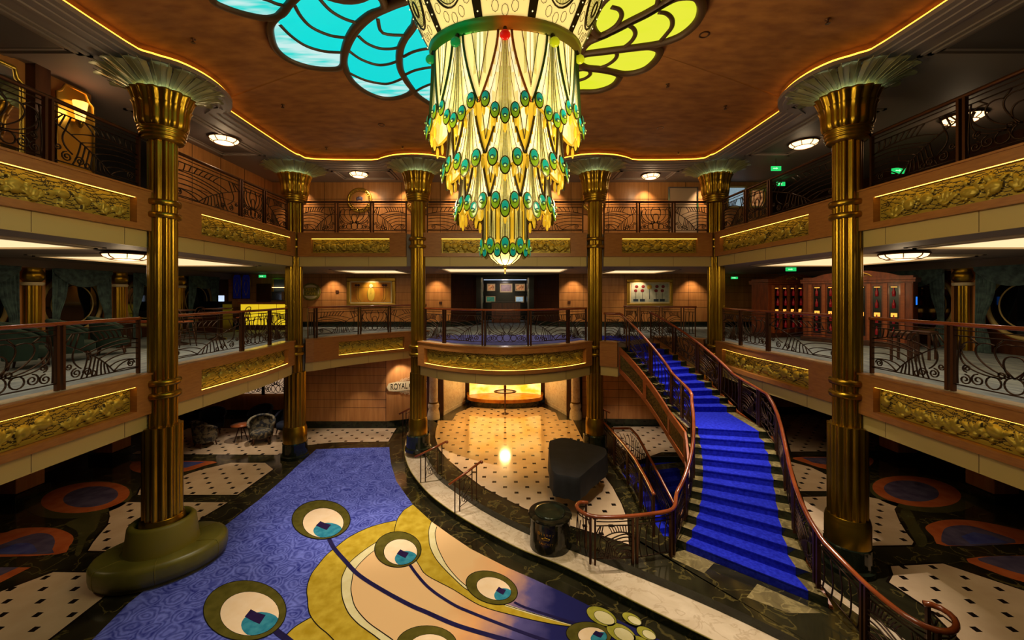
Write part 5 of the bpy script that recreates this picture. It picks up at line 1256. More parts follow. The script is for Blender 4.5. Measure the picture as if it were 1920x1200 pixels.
# arched mirror and sconce on the near upper wall
t = thing('wall_mirror', 'large arched mirror with cut corners, reflecting a column capital', 'mirror', (-9.14, 6.98, 8.9))
pr = [(-.52, -.9), (.52, -.9), (.52, .72), (.44, .78), (.4, .95), (-.4, .95), (-.44, .78), (-.52, .72)]
m = MB(); m.add([(.02, y, z) for y, z in pr], [tuple(range(8))]); m.build('glass', ['mirror'], t)
m = MB(); m.tube([(.03, y*1.05, z*1.03) for y, z in pr], .035, 6, 0, True); m.build('frame', ['gold_frame'], t)
t = thing('wall_sconce', 'lit wall sconce on an arched gold panel', 'wall lamp', (-9.13, 8.45, 9.3))
m = MB(); pr = [(-.36, -1.4), (.36, -1.4), (.36, .5), (.28, .56), (.2, .72), (-.2, .72), (-.28, .56), (-.36, .5)]; m.add([(.02, y, z) for y, z in pr], [tuple(range(8))]); m.tube([(.03, y, z) for y, z in pr], .025, 5, 0, True); m.build('back_panel', ['gold_frame'], t)
m = MB(); m.lathe([(.07, -.2), (.1, 0), (.13, .22)], (.12, 0, .22), 14, flute=reed(10, .1), cap=False); m.build('shade', ['lamp_amber'], t); m = MB(); m.lathe([(.02, -.12), (.08, -.02), (.075, .02)], (.12, 0, .02), 12); m.build('bracket', ['brass'], t)
point('sconce_lamp', (-8.75, 8.45, 9.5), 6, WARM, .1)
def exit_sign(px_, py_, d, label, w=.32, h=.15, z_top=None):
    p = W(px_, py_, d); t = thing('exit_sign', label, 'exit sign', p, group='green escape signs')
    m = MB(); m.box((0, 0, 0), (w/2, .02, h/2)); m.build('box', ['exit_green'], t); m = MB(); m.box((-.06, -.022, .0), (.05, .002, .012)); m.add([(.0, -.024, .035), (.05, -.024, 0), (0, -.024, -.035)], [(0, 1, 2)]); m.build('arrow', ['exit_white'], t)
    zt = z_top-p.z; m = MB(); m.tube([(0, 0, h/2), (0, 0, zt)], .008, 5); m.build('hanger', ['bronze'], t)
exit_sign(1455, 316, 13.2, 'escape sign under the dark upper ceiling, bluish and highest on its side', z_top=ZC); exit_sign(1464, 345, 15.5, 'escape sign showing just above the upper railing near the watercolours', z_top=ZC)
exit_sign(1685, 320, 12.0, 'bright escape sign seen through the dark upper railing', .4, .17, ZC)
exit_sign(1483, 505, 14.3, 'escape sign above the farther wine cabinet', .36, .13, 6.63); exit_sign(1377, 521, 18.6, 'escape sign right of the tall column by the stairs', .3, .1, 6.63)
exit_sign(612, 509, 18.4, 'escape sign above the round café sign', .2, .12, 6.63); exit_sign(809, 508, 18.4, 'escape sign over the light wall left of the shop', .16, .12, 6.63); exit_sign(1088, 509, 18.4, 'escape sign over the light wall right of the shop', .16, .12, 6.63); exit_sign(492, 518, 18.6, 'escape sign above the café doorway', .32, .12, 6.63)

# ------------------------------------------------------------------- middle deck, side walls: pilasters, portholes, curtains
wn = 0
def curtain(s_, yc, hw, label):
    t = thing('curtain', label, 'curtain', (s_*13.12, yc, Z4), group='teal swagged curtains over the portholes')
    for q in (-1, 1):
        m = MB(); rows = []
        for i in range(15):
            v = i/14; z = .01+2.33*v; pin = 1-.5*math.exp(-((v-.38)/.2)**2)
            w_ = .42*pin*(.8+.3*v); y0 = q*hw
            rows.append([(-s_*(.06+.035*math.sin(k*1.5)), y0-q*w_*k/20, z) for k in range(21)])
        m.grid(rows); m.build('drape', ['curtain'], t)
    m = MB(); rows = []
    for i in range(9):
        v = i/8; rows.append([(-s_*(.12+.02*math.sin(i*2.2)), -hw+2*hw*k/20, 2.36-.12*v-(.42*v)*(1-abs(k/10-1)**2.2)) for k in range(21)])
    m.grid(rows); m.build('swag', ['curtain'], t)
def porthole(s_, yc):
    global wn
    wn += 1; m = MB(); x = s_*13.42
    ring_ = lambda r, dx: [(x-s_*dx, yc+r*math.cos(2*PI*k/36), Z4+1.3+r*math.sin(2*PI*k/36)) for k in range(36)]
    m.tube(ring_(.85, .04), .06, 6, 0, True); m.grid([ring_(.95, .03), ring_(.85, .05)], 1, True, True)
    m.add(ring_(.84, .02), [tuple(range(36))], 2); m.tube(ring_(.6, .025), .02, 4, 0, True)
    struct(m, 'window_%d' % wn, ['cream_paint', 'red_wood', 'glass_dark'])
def pilaster(s_, y, label):
    t = thing('wall_pilaster', label, 'pilaster', (s_*13.3, y, Z4), group='gold pilasters between the curtains')
    m = MB(); m.box((0, 0, 1.2), (.08, .36, 1.2)); m.build('backing', ['wall_wood'], t)
    m = MB(); m.lathe([(.2, .0), (.2, 1.85)], (-s_*.1, 0, 0), 48, flute=reed(12, .14)); m.build('shaft', ['brass'], t)
    m = MB(); m.lathe([(.24, 1.85), (.26, 1.9), (.24, 1.94)], (-s_*.1, 0, 0), 20); m.build('ledge', ['plaque_cream'], t)
    m = MB(); m.lathe([(.19, 1.95), (.27, 2.05), (.26, 2.2), (.2, 2.3), (.24, 2.34)], (-s_*.1, 0, 0), 20); m.build('capital', ['brass'], t)
PLN = {(-1, 0): 'nearest gold pilaster on the curtained wall behind the green armchairs', (-1, 1): 'gold pilaster between the armchairs and the tall column, curtained wall', (-1, 2): 'gold pilaster farthest along the café side, beside the last curtain',
       (1, 0): 'gold pilaster on the wall beyond the nearer wine cabinet, nearest the camera', (1, 1): 'gold pilaster half behind the nearer wine cabinet', (1, 2): 'gold pilaster behind the farther wine cabinet'}
for s_ in (-1, 1):
    o = .35 if s_ > 0 else 0
    for k, y in enumerate((11.1, 13.6, 16.1)): pilaster(s_, y+o, PLN[(s_, k)])
    for k, y in enumerate((9.85, 12.35, 14.85, 17.3)):
        porthole(s_, y+o); nm = (('the nearest green armchair', 'the farthest green armchair', 'the bistro tables', 'the blue stained glass panels'), ('the dark stools', 'the nearer wine cabinet', 'the gap between the wine cabinets', 'the farther wine cabinet'))[0 if s_ < 0 else 1][k]
        curtain(s_, y+o, .86, 'teal swagged curtain over the porthole behind '+nm)
# dark green barrel armchairs
def armchair(x, y, z, rz, label, cloth='green_velvet', group='dark green barrel armchairs', h=.98):
    t = thing('armchair', label, 'armchair', (x, y, z), rz, group)
    m = MB(); m.lathe([(.3, .22), (.36, .26), (.36, .42), (.3, .47), (.02, .48)], n=24); m.build('seat', [cloth], t)
    m = MB(); rows = []
    for i in range(8):
        v = i/7; row = []
        for k in range(19):
            a = PI/2+(k/18-.5)*PI*1.3; top = .6+(h-.6)*max(0, math.cos((k/18-.5)*PI*.95))**.7
            z_ = .2+(top-.2)*v; r = .38+.07*v; row.append((r*math.cos(a), r*math.sin(a), z_))
        rows.append(row)
    m.grid(rows)
    m.tube([(p[0]*.96, p[1]*.96, p[2]) for p in rows[-1]], .05, 8); m.build('backrest', [cloth], t)
    for sx_, sy_ in ((-1, -1), (1, -1), (1, 1), (-1, 1)): m = MB(); m.tube([(.22*sx_, .22*sy_, .23), (.26*sx_, .26*sy_, 0)], [.03, .02], 6); m.build('leg', ['dark_wood'], t)
    return t
for k, (x, y, n_) in enumerate(((-10.4, 8.7, 'nearest of the row by the railing post'), (-10.5, 9.72, 'in the middle of its row of three'), (-10.6, 10.74, 'farthest of its row, next to the tall column'))): armchair(x, y, Z4, 2.3, 'dark green barrel armchair, '+n_)
t = thing('console_table', 'dark wood console table behind the green armchairs', 'table', (-11.0, 12.0, Z4)); m = MB(); m.box((0, 0, .78), (.55, .25, .03)); m.build('top', ['red_wood'], t, bevel=.01)
for a in (-.48, .48): m = MB(); m.box((a, 0, .375), (.04, .2, .375)); m.build('leg', ['dark_wood'], t)
# café: tall bistro tables and bentwood stools
def bistro(x, y, label):
    t = thing('bistro_table', label, 'table', (x, y, Z4), group='tall café tables')
    m = MB(); m.lathe([(.43, 1.07), (.45, 1.09), (.45, 1.11), (.02, 1.115)], n=28); m.build('tabletop', ['dark_wood'], t)
    m = MB(); m.lathe([(.16, 1.07), (.06, .95), (.05, .3), (.08, .1), (.26, .05), (.28, 0)], n=16); m.build('pedestal', ['iron'], t)
bistro(-10.35, 12.6, 'tall dark bistro table nearest the big gold column'); bistro(-10.1, 14.0, 'tall dark bistro table with two bentwood stools beside it')
def stool(x, y, rz, label):
    t = thing('bentwood_stool', label, 'stool', (x, y, Z4), rz, 'bentwood café stools')
    m = MB(); m.lathe([(.19, .74), (.21, .76), (.2, .79), (.02, .79)], n=20); m.build('seat', ['orange_wood'], t)
    for sx_, sy_ in ((-1, -1), (1, -1), (1, 1), (-1, 1)): m = MB(); m.tube([(.13*sx_, .13*sy_, .76), (.22*sx_, .22*sy_, 0)], .016, 6); m.build('leg', ['dark_wood'], t)
    m = MB(); m.tube([(.19*math.cos(2*PI*k/16), .19*math.sin(2*PI*k/16), .28) for k in range(16)], .01, 5, closed=True); m.build('footring', ['dark_wood'], t)
    m = MB(); m.tube(cr([(-.17, .1, .77), (-.2, .16, 1.0), (-.13, .2, 1.13), (.13, .2, 1.13), (.2, .16, 1.0), (.17, .1, .77)], 4), .014, 6); m.tube(cr([(-.08, .14, .78), (-.1, .18, .98), (0, .2, 1.05), (.1, .18, .98), (.08, .14, .78)], 4), .01, 5); m.build('backrest', ['dark_wood'], t)
stool(-11.0, 13.05, 1.2, 'bentwood stool behind the nearest bistro table'); stool(-10.85, 13.95, -1.6, 'bentwood stool between the two bistro tables'); stool(-9.35, 14.2, -1.4, 'bentwood stool on the far side of the second bistro table'); stool(-9.8, 12.2, 2.6, 'bentwood stool closest to the railing')
# bar with glowing onyx front
t = thing('bar_counter', 'café bar counter with glowing yellow onyx front', 'bar', (-10.6, 18.0, Z4))
m = MB(); m.box((0, 0, 1.2), (1.25, .36, .04)); m.build('counter_top', ['orange_wood'], t, bevel=.01); m = MB(); m.box((0, .05, .58), (1.2, .26, .58)); m.build('carcass', ['dark_wood'], t)
for k in range(3): m = MB(); m.box((-.8+.8*k, -.225, .68), (.385, .012, .46)); m.build('onyx_panel', ['onyx_bar'], t)
for k, (x, n_) in enumerate(((-11.3, 'left of'), (-10.6, 'in the middle of'), (-10.0, 'right of'))): 
    tt = thing('bar_stool', 'slim dark bar stool at the yellow bar, '+('farthest from the round café sign', 'in the middle of three', 'closest to the round café sign')[k], 'stool', (x, 17.4, Z4), 0, 'slim bar stools')
    m = MB(); m.lathe([(.17, .74), (.18, .77), (.02, .78)], n=16); m.build('seat', ['dark_wood'], tt)
    for a, b_ in ((-1, -1), (1, -1), (1, 1), (-1, 1)): m = MB(); m.tube([(.1*a, .1*b_, .75), (.17*a, .17*b_, 0)], .014, 5); m.build('leg', ['dark_wood'], tt)
t = thing('display_case', 'low glass pastry case beside the café bar', 'display case', (-12.05, 16.6, Z4)); m = MB(); m.box((0, 0, .45), (.5, .3, .45)); m.build('base', ['dark_wood'], t); m = MB(); m.box((0, 0, 1.1), (.48, .28, .2)); m.build('glass_box', ['glass_dark'], t)
m = MB(); m.box((-11.75, 16.5, Z4+1.42), (.11, .015, .12)); m.box((-11.75, 16.5, Z4+1.31), (.06, .06, .006)); one(m, 'counter_sign', ['screen_pale'], 'small pale sign standing on the pastry case', 'sign')
for k in range(2):
    px_ = 445+17*k; p = W(px_, 537, 19.25); t = thing('stained_panel', 'arched blue stained glass panel on the café wall, '+('farther from' if k == 0 else 'nearer to')+' the bar', 'stained glass', p, 0, 'arched blue glass panels')
    pr = [(-.19, -.58), (.19, -.58), (.19, .42), (.12, .56), (-.12, .56), (-.19, .42)]; m = MB(); m.prism(pr, 0, .02); m.v = [(a, -c, b_) for a, b_, c in m.v]; m.build('glass', ['stained_navy'], t)
    m = MB(); m.tube([(a*1.05, -.02, b_*1.03) for a, b_ in pr], .02, 5, 0, True); m.tube(cr([(0, -.03, -.5), (-.1, -.03, -.1), (-.05, -.03, .2), (0, -.03, .3)], 4), .01, 4); m.tube(cr([(0, -.03, -.5), (.1, -.03, -.1), (.05, -.03, .2), (0, -.03, .3)], 4), .01, 4); m.tube([(.06*math.cos(2*PI*i/10), -.03, .36+.06*math.sin(2*PI*i/10)) for i in range(10)], .01, 4, 0, True); m.build('leading', ['gold_frame'], t)
m = MB(); p = W(494, 566, 19.27); m.box((p.x, 19.285, Z4+1.05), (.34, .02, 1.05)); struct(m, 'door_1', ['dark_wood'])
t = thing('shelf_niche', 'lit wall niche with coffee machine behind the bar', 'niche', W(524, 543, 19.25)); m = MB(); m.box((0, -.01, 0), (.27, .01, .5)); m.build('back', ['art_blue'], t); frame_mb(.54, 1.0, .04, .08).build('frame', ['gold_frame'], t)
m = MB(); m.box((0, -.08, .1), (.27, .08, .01)); m.build('shelf', ['lamp_glass'], t)
m = MB(); m.box((0, -.14, -.3), (.24, .12, .2)); m.box((0, -.2, -.22), (.2, .1, .03)); one(m, 'coffee_machine', ['chrome'], 'chrome coffee machine in the lit niche behind the bar', 'coffee machine').location = W(524, 543, 19.16)
# round café sign, pictures, little wall plates
t = thing('cafe_sign', 'round green-gold café sign on the wood wall', 'sign', W(584, 547, 19.29)); m = MB(); m.lathe([(.46, 0), (.46, .05), (.4, .06), (.02, .06)], n=40, sy=.88); m.v = [(a, -c, b_) for a, b_, c in m.v]; m.build('disc', ['plaque_cream'], t)
m = MB(); m.tube([(.44*math.cos(2*PI*k/40), -.06, .385*math.sin(2*PI*k/40)) for k in range(40)], .045, 6, 0, True); m.box((0, -.055, .105), (.34, .006, .1)); m.box((0, -.055, -.1), (.34, .006, .1)); m.build('rim', ['olive_ribbed'], t)
text('VISTA', (0, -.065, .105), .2, (PI/2, 0, 0), 'art_yellow', t, sx_=1.0); text('CAFÉ', (0, -.065, -.1), .2, (PI/2, 0, 0), 'art_yellow', t, sx_=1.0)
p = W(696, 548, 19.26); t, a = painting('picture', 'amber rose picture in a rounded gold frame above the curved railing', p, 1.9, .95, .17, 'art_amber')
m = MB()
for c in (-.72, -.6, .6, .72): m.ball((c, -.036, .34), .075, 10, 6, 0, (1, .1, .8)); m.tube(cr([(c, -.036, .3), (c*1.0, -.036, 0), (c*.98, -.036, -.3), (c*.8, -.036, -.44)], 4), .007, 4, 1)
m.ball((0, -.036, -.1), .24, 14, 8, 2, (.8, .02, 1.4)); m.ball((0, -.038, .3), .1, 10, 6, 3, (1, .1, 1)); m.tube([(-.85, -.036, .22), (.85, -.036, .22)], .005, 4, 1); m.tube([(0, -.04, .3), (0, -.04, -.1)], .008, 4, 1)
m.build('motif', ['art_plum', 'art_line', 'art_yellow', 'mat_cream'], a)
p = W(1218, 549, 19.26); t, a = painting('picture', 'pale picture with four dark red roses in a rounded gold frame', p, 1.8, .9, .15, 'art_pale')
m = MB()
for c in (-.68, -.36, .3, .6):
    for z in (.3, .1): m.ball((c+.04*(z > .2), -.036, z), .085, 10, 6, 0, (1, .1, .9))
    m.tube([(c, -.036, 0), (c, -.036, -.42)], .012, 4, 1); m.box((c, -.035, -.36), (.12, .002, .06), 2)
m.ball((-.02, -.036, .28), .12, 10, 6, 3, (1, .1, 1)); m.tube([(-.02, -.036, .2), (-.02, -.036, -.3)], .015, 4, 2); m.build('motif', ['art_red', 'art_line', 'art_blue', 'art_yellow'], a)
for px_, py_, n_ in ((632, 547, 'between the café sign and the amber picture'), (826, 568, 'on the light wall left of the shop'), (1067, 567, 'on the light wall right of the shop')):
    m = MB(); q = W(px_, py_, 19.28); m.box(q, (.07, .012, .07)); one(m, 'wall_plate', ['dark_wood'], 'small dark square wall plate '+n_, 'wall plate')
# dark shop opposite
sh = MB(); sh.b2((-1.5, 20.7, Z4), (-1.15, 21.1, 6.63), 0); sh.b2((1.15, 20.7, Z4), (1.5, 21.1, 6.63), 0); sh.b2((-1.15, 20.7, 6.42), (1.15, 21.1, 6.63), 0); sh.b2((-2.6, 24.0, Z4), (2.6, 24.1, 6.63), 0); sh.b2((-2.6, 20.9, Z4), (-2.5, 24.0, 6.63), 0); sh.b2((2.5, 20.9, Z4), (2.6, 24, 6.63), 0)
struct(sh, 'wall_back', ['shop_black'])
m = MB(); m.b2((-1.12, 20.98, 6.385), (1.12, 21.02, 6.415), 0); one(m, 'light_strip', ['screen_pale'], 'thin white light strip across the head of the shop entrance', 'light strip')
for s_ in (-1, 1): m = MB(); m.b2((s_*1.16, 20.62, Z4), (s_*1.24, 20.7, 6.5), 0); one(m, 'door_post', ['chrome'], 'shiny chrome post at the %s side of the shop entrance' % ('left' if s_ < 0 else 'right'), 'post')
for px_, py_, w_, h_, art, n_ in ((921, 539, .36, .32, 'pic_a', 'small warm framed picture at the upper left in the dark shop'), (949, 540, .62, .4, 'pic_b', 'largest framed picture, centred on the back wall of the dark shop'), (975, 539, .46, .32, 'pic_a', 'warm landscape picture at the upper right in the dark shop'), (920, 561, .46, .26, 'pic_c', 'green framed picture lowest on the back wall of the shop'), (974, 561, .42, .27, 'pic_d', 'pale blue framed picture right of the shop counter')):
    painting('picture', n_, W(px_, py_, 23.98), w_, h_, .03, art, frame='bronze', group='pictures inside the dark shop')
t = thing('shop_counter', 'dark red wood counter inside the shop', 'counter', (.05, 22.6, Z4)); m = MB(); m.box((0, 0, .55), (.8, .35, .55)); m.build('body', ['red_wood'], t); m = MB(); m.box((0, 0, 1.12), (.85, .4, .03)); m.build('top', ['dark_wood'], t)
point('shop_lamp', (0, 22.8, 6.2), 25, (1, .86, .8), .2)
# wine cabinets
def cabinet(x, y, rz, label, w=2.7):
    t = thing('wine_cabinet', label, 'wine cabinet', (x, y, Z4), rz, 'carved wine dispensing cabinets'); h = 1.95
    m = MB(); m.box((0, .35, h/2), (w/2, .35, h/2)); m.build('body', ['red_wood'], t, bevel=.02); m = MB(); m.box((0, .33, .08), (w/2+.05, .4, .08)); m.build('plinth', ['dark_wood'], t, bevel=.01)
    m = MB(); rows = []
    for z_, g in ((h, 0), (h+.05, .05), (h+.12, .06), (h+.18, 0)): m.box((0, .35, z_), (w/2+g, .35+g, .03))
    for dy in (-.04, .74):
        pass
    arc = [(-w*.42, h+.18), (-w*.3, h+.3), (-w*.15, h+.38), (0, h+.41), (w*.15, h+.38), (w*.3, h+.3), (w*.42, h+.18)]; q = MB(); q.prism(arc, 0, .6); q.v = [(a, .02+c, b_) for a, b_, c in q.v]; m.add(q.v, q.f); m.build('pediment', ['red_wood'], t)
    m = MB(); m.tube(cr([(-.45, -.0, h+.2), (-.3, 0, h+.3), (0, 0, h+.34), (.3, 0, h+.3), (.45, 0, h+.2)], 4), .02, 5)
    for a in range(-3, 4): m.tube([(0, 0, h+.2), (.12*a, 0, h+.33-.012*a*a)], .012, 4)
    m.build('crest', ['gold_frame'], t)
    n = 6
    for k in range(n):
        cx = -w*.42+w*.84*(k+.5)/n; m = MB(); m.box((cx, -.004, 1.08), (.1, .006, .78)); m.build('slot', ['shop_black'], t)
        m = MB(); m.box((cx, -.012, 1.82), (.07, .004, .012)); m.box((cx, -.012, .98), (.07, .004, .06)); m.build('slot_lamp', ['niche_glow'], t)
    for k in range(n+1):
        cx = -w*.42+w*.84*k/n; m = MB(); m.box((cx, -.02, 1.05), (.045, .025, .88)); m.build('stile', ['orange_wood'], t)
    m = MB(); m.box((w/2+.012, .3, 1.4), (.012, .13, .17)); m.build('screen_frame', ['shop_black'], t); m = MB(); m.box((w/2+.026, .3, 1.41), (.003, .09, .12)); m.build('touch_screen', ['screen_blue'], t)
    return t
c1 = cabinet(10.95, 15.0, .28, 'carved wine cabinet with arched top, farther away beside the staircase column'); c2 = cabinet(11.1, 12.7, -.95, 'carved wine cabinet with arched top nearer the camera, blue screen on its end')
bm_ = MB(); bm_.lathe([(.032, 0), (.036, .02), (.036, .15), (.014, .2), (.014, .26)], n=10); proto = None
for ci, c in enumerate((c1, c2)):
    c_m = Matrix.Translation(c.location) @ Matrix.Rotation(c.rotation_euler.z, 4, 'Z')
    for k in range(6):
        for r in range(4):
            if proto is None: b_ = bm_.build('wine_bottle', ['wine_red']); proto = b_
            else: b_ = proto.copy(); COL.objects.link(b_)
            b_.location = c_m @ Vector((-2.7*.42+2.7*.84*(k+.5)/6, -.05, .36+.36*r+(.1 if r > 1 else 0)))
            tag(b_, 'wine bottle in a lit slot of the %s wine cabinet' % ('farther' if ci == 0 else 'nearer'), 'bottle', 'bottles in the %s wine cabinet' % ('farther' if ci == 0 else 'nearer'))
for k, (x, y) in enumerate(((9.6, 9.6), (10.4, 9.9))):
    t = thing('side_stool', 'dark square stool by the nearer wine cabinet, '+('closer to the railing' if k == 0 else 'closer to the curtained wall'), 'stool', (x, y, Z4), .4, 'dark square stools'); m = MB(); m.box((0, 0, .66), (.2, .2, .04)); m.build('seat', ['dark_wood'], t, bevel=.015)
    for a, b_ in ((-1, -1), (1, -1), (1, 1), (-1, 1)): m = MB(); m.box((.16*a, .16*b_, .31), (.022, .022, .31)); m.build('leg', ['dark_wood'], t)

# ------------------------------------------------------------------- lobby: bench, plinth, piano
t = thing('round_bench', 'low oval olive leather bench wrapped round the gold column', 'bench', (-7.13, 8.3, .014), .56)
def oval(rs, sy, n=48, mi=0, flute=None):
    m = MB(); m.lathe(rs, n=n, sy=sy, flute=flute, cap=False); return m
oval([(1.02, 0), (1.02, .06), (1.1, .09), (1.12, .2), (1.12, .36), (1.08, .43), (1.0, .455), (.5, .46)], .72).build('seat', ['olive_leather'], t)
oval([(.62, .45), (.6, .6), (.56, .95), (.52, 1.0), (.46, 1.0), (.44, .9), (.44, .6)], .86, 60).build('backrest', ['olive_ribbed'], t)
m = MB()
for k in range(6): a = PI/6+PI*k/3; m.tube([(r*math.cos(a), .72*r*math.sin(a), z) for r, z in ((.66, .462), (1.0, .458), (1.085, .435), (1.122, .36), (1.122, .2), (1.1, .09))], .006, 4)
m.tube([(.664*math.cos(2*PI*k/36), .72*.664*math.sin(2*PI*k/36), .462) for k in range(36)], .006, 4, 0, True); m.build('seams', ['olive_ribbed'], t)
PX, PY = .99, 8.78
t = thing('plinth', 'round black marble plinth with small gilt lettering on the dais step', 'plinth', (PX, PY, 0))
m = MB(); m.lathe([(.47, 0), (.47, .05), (.445, .07), (.44, .8), (.47, .82), (.48, .85), (.46, .88)], n=48, smooth=False); m.build('drum', ['black_marble'], t)
m = MB(); m.lathe([(.34, .88), (.34, .9), (.3, .91)], n=32); m.build('top_pad', ['dark_stone'], t)
aa = math.atan2(-PY, -PX)+.05   # faces the balcony
def onp(txt, z, size, da=0.0):
    for i, ch in enumerate(txt):
        a = aa+da+(i-(len(txt)-1)/2)*size*.72/.45; text(ch, (.447*math.cos(a), .447*math.sin(a), z), size, (PI/2, 0, a+PI/2), 'gold_frame', t, .002)
onp('Disney', .62, .085, -.25); onp('FANTASY', .42, .065, -.25)
m = MB()   # small ship emblem between the two words
a = aa-.25
def rp_(u, z): b_ = a+u/.447; return (.449*math.cos(b_), .449*math.sin(b_), z)
m.tube([rp_(-.09, .535), rp_(-.06, .505), rp_(.06, .505), rp_(.09, .535), rp_(-.09, .535)], .008, 4); m.tube([rp_(-.05, .545), rp_(.05, .55)], .008, 4); m.tube([rp_(-.02, .555), rp_(-.01, .575)], .012, 4); m.build('emblem', ['gold_frame'], t)
# piano under its cover
t = thing('grand_piano', 'grand piano under a black cloth cover', 'piano', (2.25, 11.3, .32))
TB = Vector((2.25, 11.3, 0)); E_ = EZ-1.32
top = [P(x, y, 1.3)-TB for x, y in ((1030, 832), (1036, 826), (1060, 822), (1095, 831), (1130, 840), (1137, 848), (1133, 858), (1112, 874), (1092, 892), (1082, 897), (1060, 893), (1040, 888), (1032, 868))]
ct = cr([Vector((p.x, p.y, 0)) for p in top], 4, True); n = len(ct); m = MB(); cm_ = sum(ct, Vector())/n
m.flat([p+Vector((0, 0, 0)) for p in ct], 1.0, 0)
rows = []
for g, z in ((1.0, 1.0), (1.015, .97), (1.02, .8), (1.03, .62), (1.04, .47)):
    rows.append([cm_+(p-cm_)*(g*(1+(.022*math.sin(i*1.9) if z < .9 else 0)))+Vector((0, 0, z+(.015*math.sin(i*.7) if .3 < g < .99 else 0))) for i, p in enumerate(ct)])
m.grid(rows, 0, True, True); m.build('cover', ['black_cloth'], t)
for x, y in ((1125, 905), (1046, 900), (1085, 845)):
    q = P(x, y, .32)-Vector((2.25, 11.3, .32)); q = cm_+(q-cm_)*.9; m = MB(); m.tube([(q.x, q.y, .5), (q.x, q.y, .05)], .05, 8); m.ball((q.x, q.y, .04), .04); m.build('leg', ['black'], t)

# ------------------------------------------------------------------- alcove under the central balcony
wa = MB()
for s_ in (-1, 1):
    wallseg(wa, (s_*2.72, 17.55), (s_*1.95, 19.5), .32, 2.95, mi=0); skirt(wa, (s_*2.72, 17.55), (s_*1.95, 19.5), .32, .14, 0)
    wa.b2((s_*2.7, 17.4, .32), (s_*2.95, 17.7, 2.95), 1); wa.b2((s_*3.4, 17.3, 0), (s_*2.9, 17.5, 2.95), 1)
wa.b2((-2.1, 20.1, .32), (2.1, 20.25, 2.95), 1)
struct(wa, 'wall_back', ['white_marble', 'dark_wood'])
t = thing('onyx_niche', 'glowing amber onyx alcove with curved marble ledge', 'alcove', (0, 18.9, .32))
m = MB(); arc = [(-1.9, .75), (-1.75, .15), (-1.3, -.18), (-.7, -.36), (0, -.42), (.7, -.36), (1.3, -.18), (1.75, .15), (1.9, .75)]; c_ = [(p.x, p.y) for p in cr([(a, b_, 0) for a, b_ in arc], 4)]+[(1.9, 1.1), (-1.9, 1.1)]
m.prism([(a*.96, b_+.05) for a, b_ in c_], 0, .26); m.build('plinth', ['green_marble'], t); m = MB(); m.prism(c_, .26, .42); m.build('ledge', ['onyx_top'], t)
m = MB(); m.grid([[(1.75*math.sin(u), .55+.5*math.cos(u)-.1, z) for u in [-1.45+2.9*k/20 for k in range(21)]] for z in (.42, 1.2, 2.6)]); g = m.build('glowing_wall', ['onyx_glow'], t)
m = MB()
for r, q in ((.5, .12), (1.0, .3)): m.tube([(r*math.cos(2*PI*k/28), .93-.12*r*r*math.cos(2*PI*k/28)**2, 1.35+q*math.sin(2*PI*k/28)) for k in range(28)], .014, 4, 0, True)
m.build('inlay_rings', ['orange_wood'], g)
t = thing('floor_stand', 'slim dark stand with an oval ring in front of the glowing alcove', 'stand', (0, 17.75, .32)); m = MB(); m.lathe([(.16, 0), (.16, .02), (.04, .05), (.025, .1), (.03, .6), (.06, 1.1), (.06, 1.25), (.03, 1.3)], n=16); m.build('pole', ['dark_wood'], t); m = MB(); m.tube([(.48*math.cos(2*PI*k/28), .3*math.sin(2*PI*k/28), 1.0) for k in range(28)], .03, 6, 0, True); m.tube([(-.46, 0, 1.0), (.46, 0, 1.0)], .015, 5); m.build('ring', ['dark_wood'], t)
for s_ in (-1, 1):
    t = thing('marble_column', 'short white marble column with carved foot at the %s of the alcove' % ('left' if s_ < 0 else 'right'), 'column', (s_*3.05-.02, 17.1, .32 if s_ < 0 else .32), 0, 'white marble columns flanking the alcove')
    m = MB(); m.lathe([(.27, 0), (.27, .1), (.25, .28), (.2, .42), (.24, .5), (.24, .6), (.2, .66)], n=24); m.build('foot', ['white_marble'], t); m = MB(); m.lathe([(.185, .72), (.175, 2.62)], n=24); m.build('shaft', ['white_marble'], t); m = MB(); m.lathe([(.2, .66), (.215, .69), (.2, .72)], n=24); m.build('band', ['dark_brass'], t)
    p = Vector((s_*2.46, 18.15, 2.35)); t = thing('wall_lantern', 'amber wall lantern on the %s marble wall of the alcove' % ('left' if s_ < 0 else 'right'), 'wall lamp', p, s_*-.37, 'amber lanterns of the alcove')
    m = MB(); m.box((0, 0, 0), (.09, .13, .2)); m.build('glass', ['lamp_amber'], t); m = MB(); m.box((0, 0, .22), (.11, .15, .02)); m.box((0, 0, -.22), (.11, .15, .02)); m.build('frame', ['gold_frame'], t)
# lettered wall sign
t = thing('wall_sign', 'scrolled cream wall sign with dark letters half behind a column', 'sign', (-4.14, 17.14, 1.72), math.atan2(.65, 1.72))
m = MB(); m.tube([(-.62, 0, 0), (.62, 0, 0)], .02, 6); q = [(-.72, .0), (-.66, .13), (-.5, .16), (.5, .16), (.66, .13), (.72, 0), (.66, -.13), (.5, -.16), (-.5, -.16), (-.66, -.13)]; m = MB(); m.prism([(a*1.27, b_*1.2) for a, b_ in q], 0, .03); m.v = [(a, -c, b_) for a, b_, c in m.v]; m.build('plaque', ['plaque_cream'], t)
text('ROYAL COURT', (0, -.034, 0), .36, (PI/2, 0, 0), 'shop_black', t, .004, sx_=.62)
m = MB()
for s_ in (1, -1):
    for c in (-.3, -.15, 0, .15, .3): m.tube([(a, -.01, s_*(.22+.0*c)+b_) for a, b_ in spi(c, s_*(.1-.25*abs(c)), .08, 1.5, PI/2, 1 if c > 0 else -1)], .009, 4)
    m.tube([(a, -.01, b_) for a, b_ in qb((-.55, s_*.2), (0, s_*.3), (.55, s_*.2))], .009, 4)
m.build('scrolls', ['plaque_cream'], t)
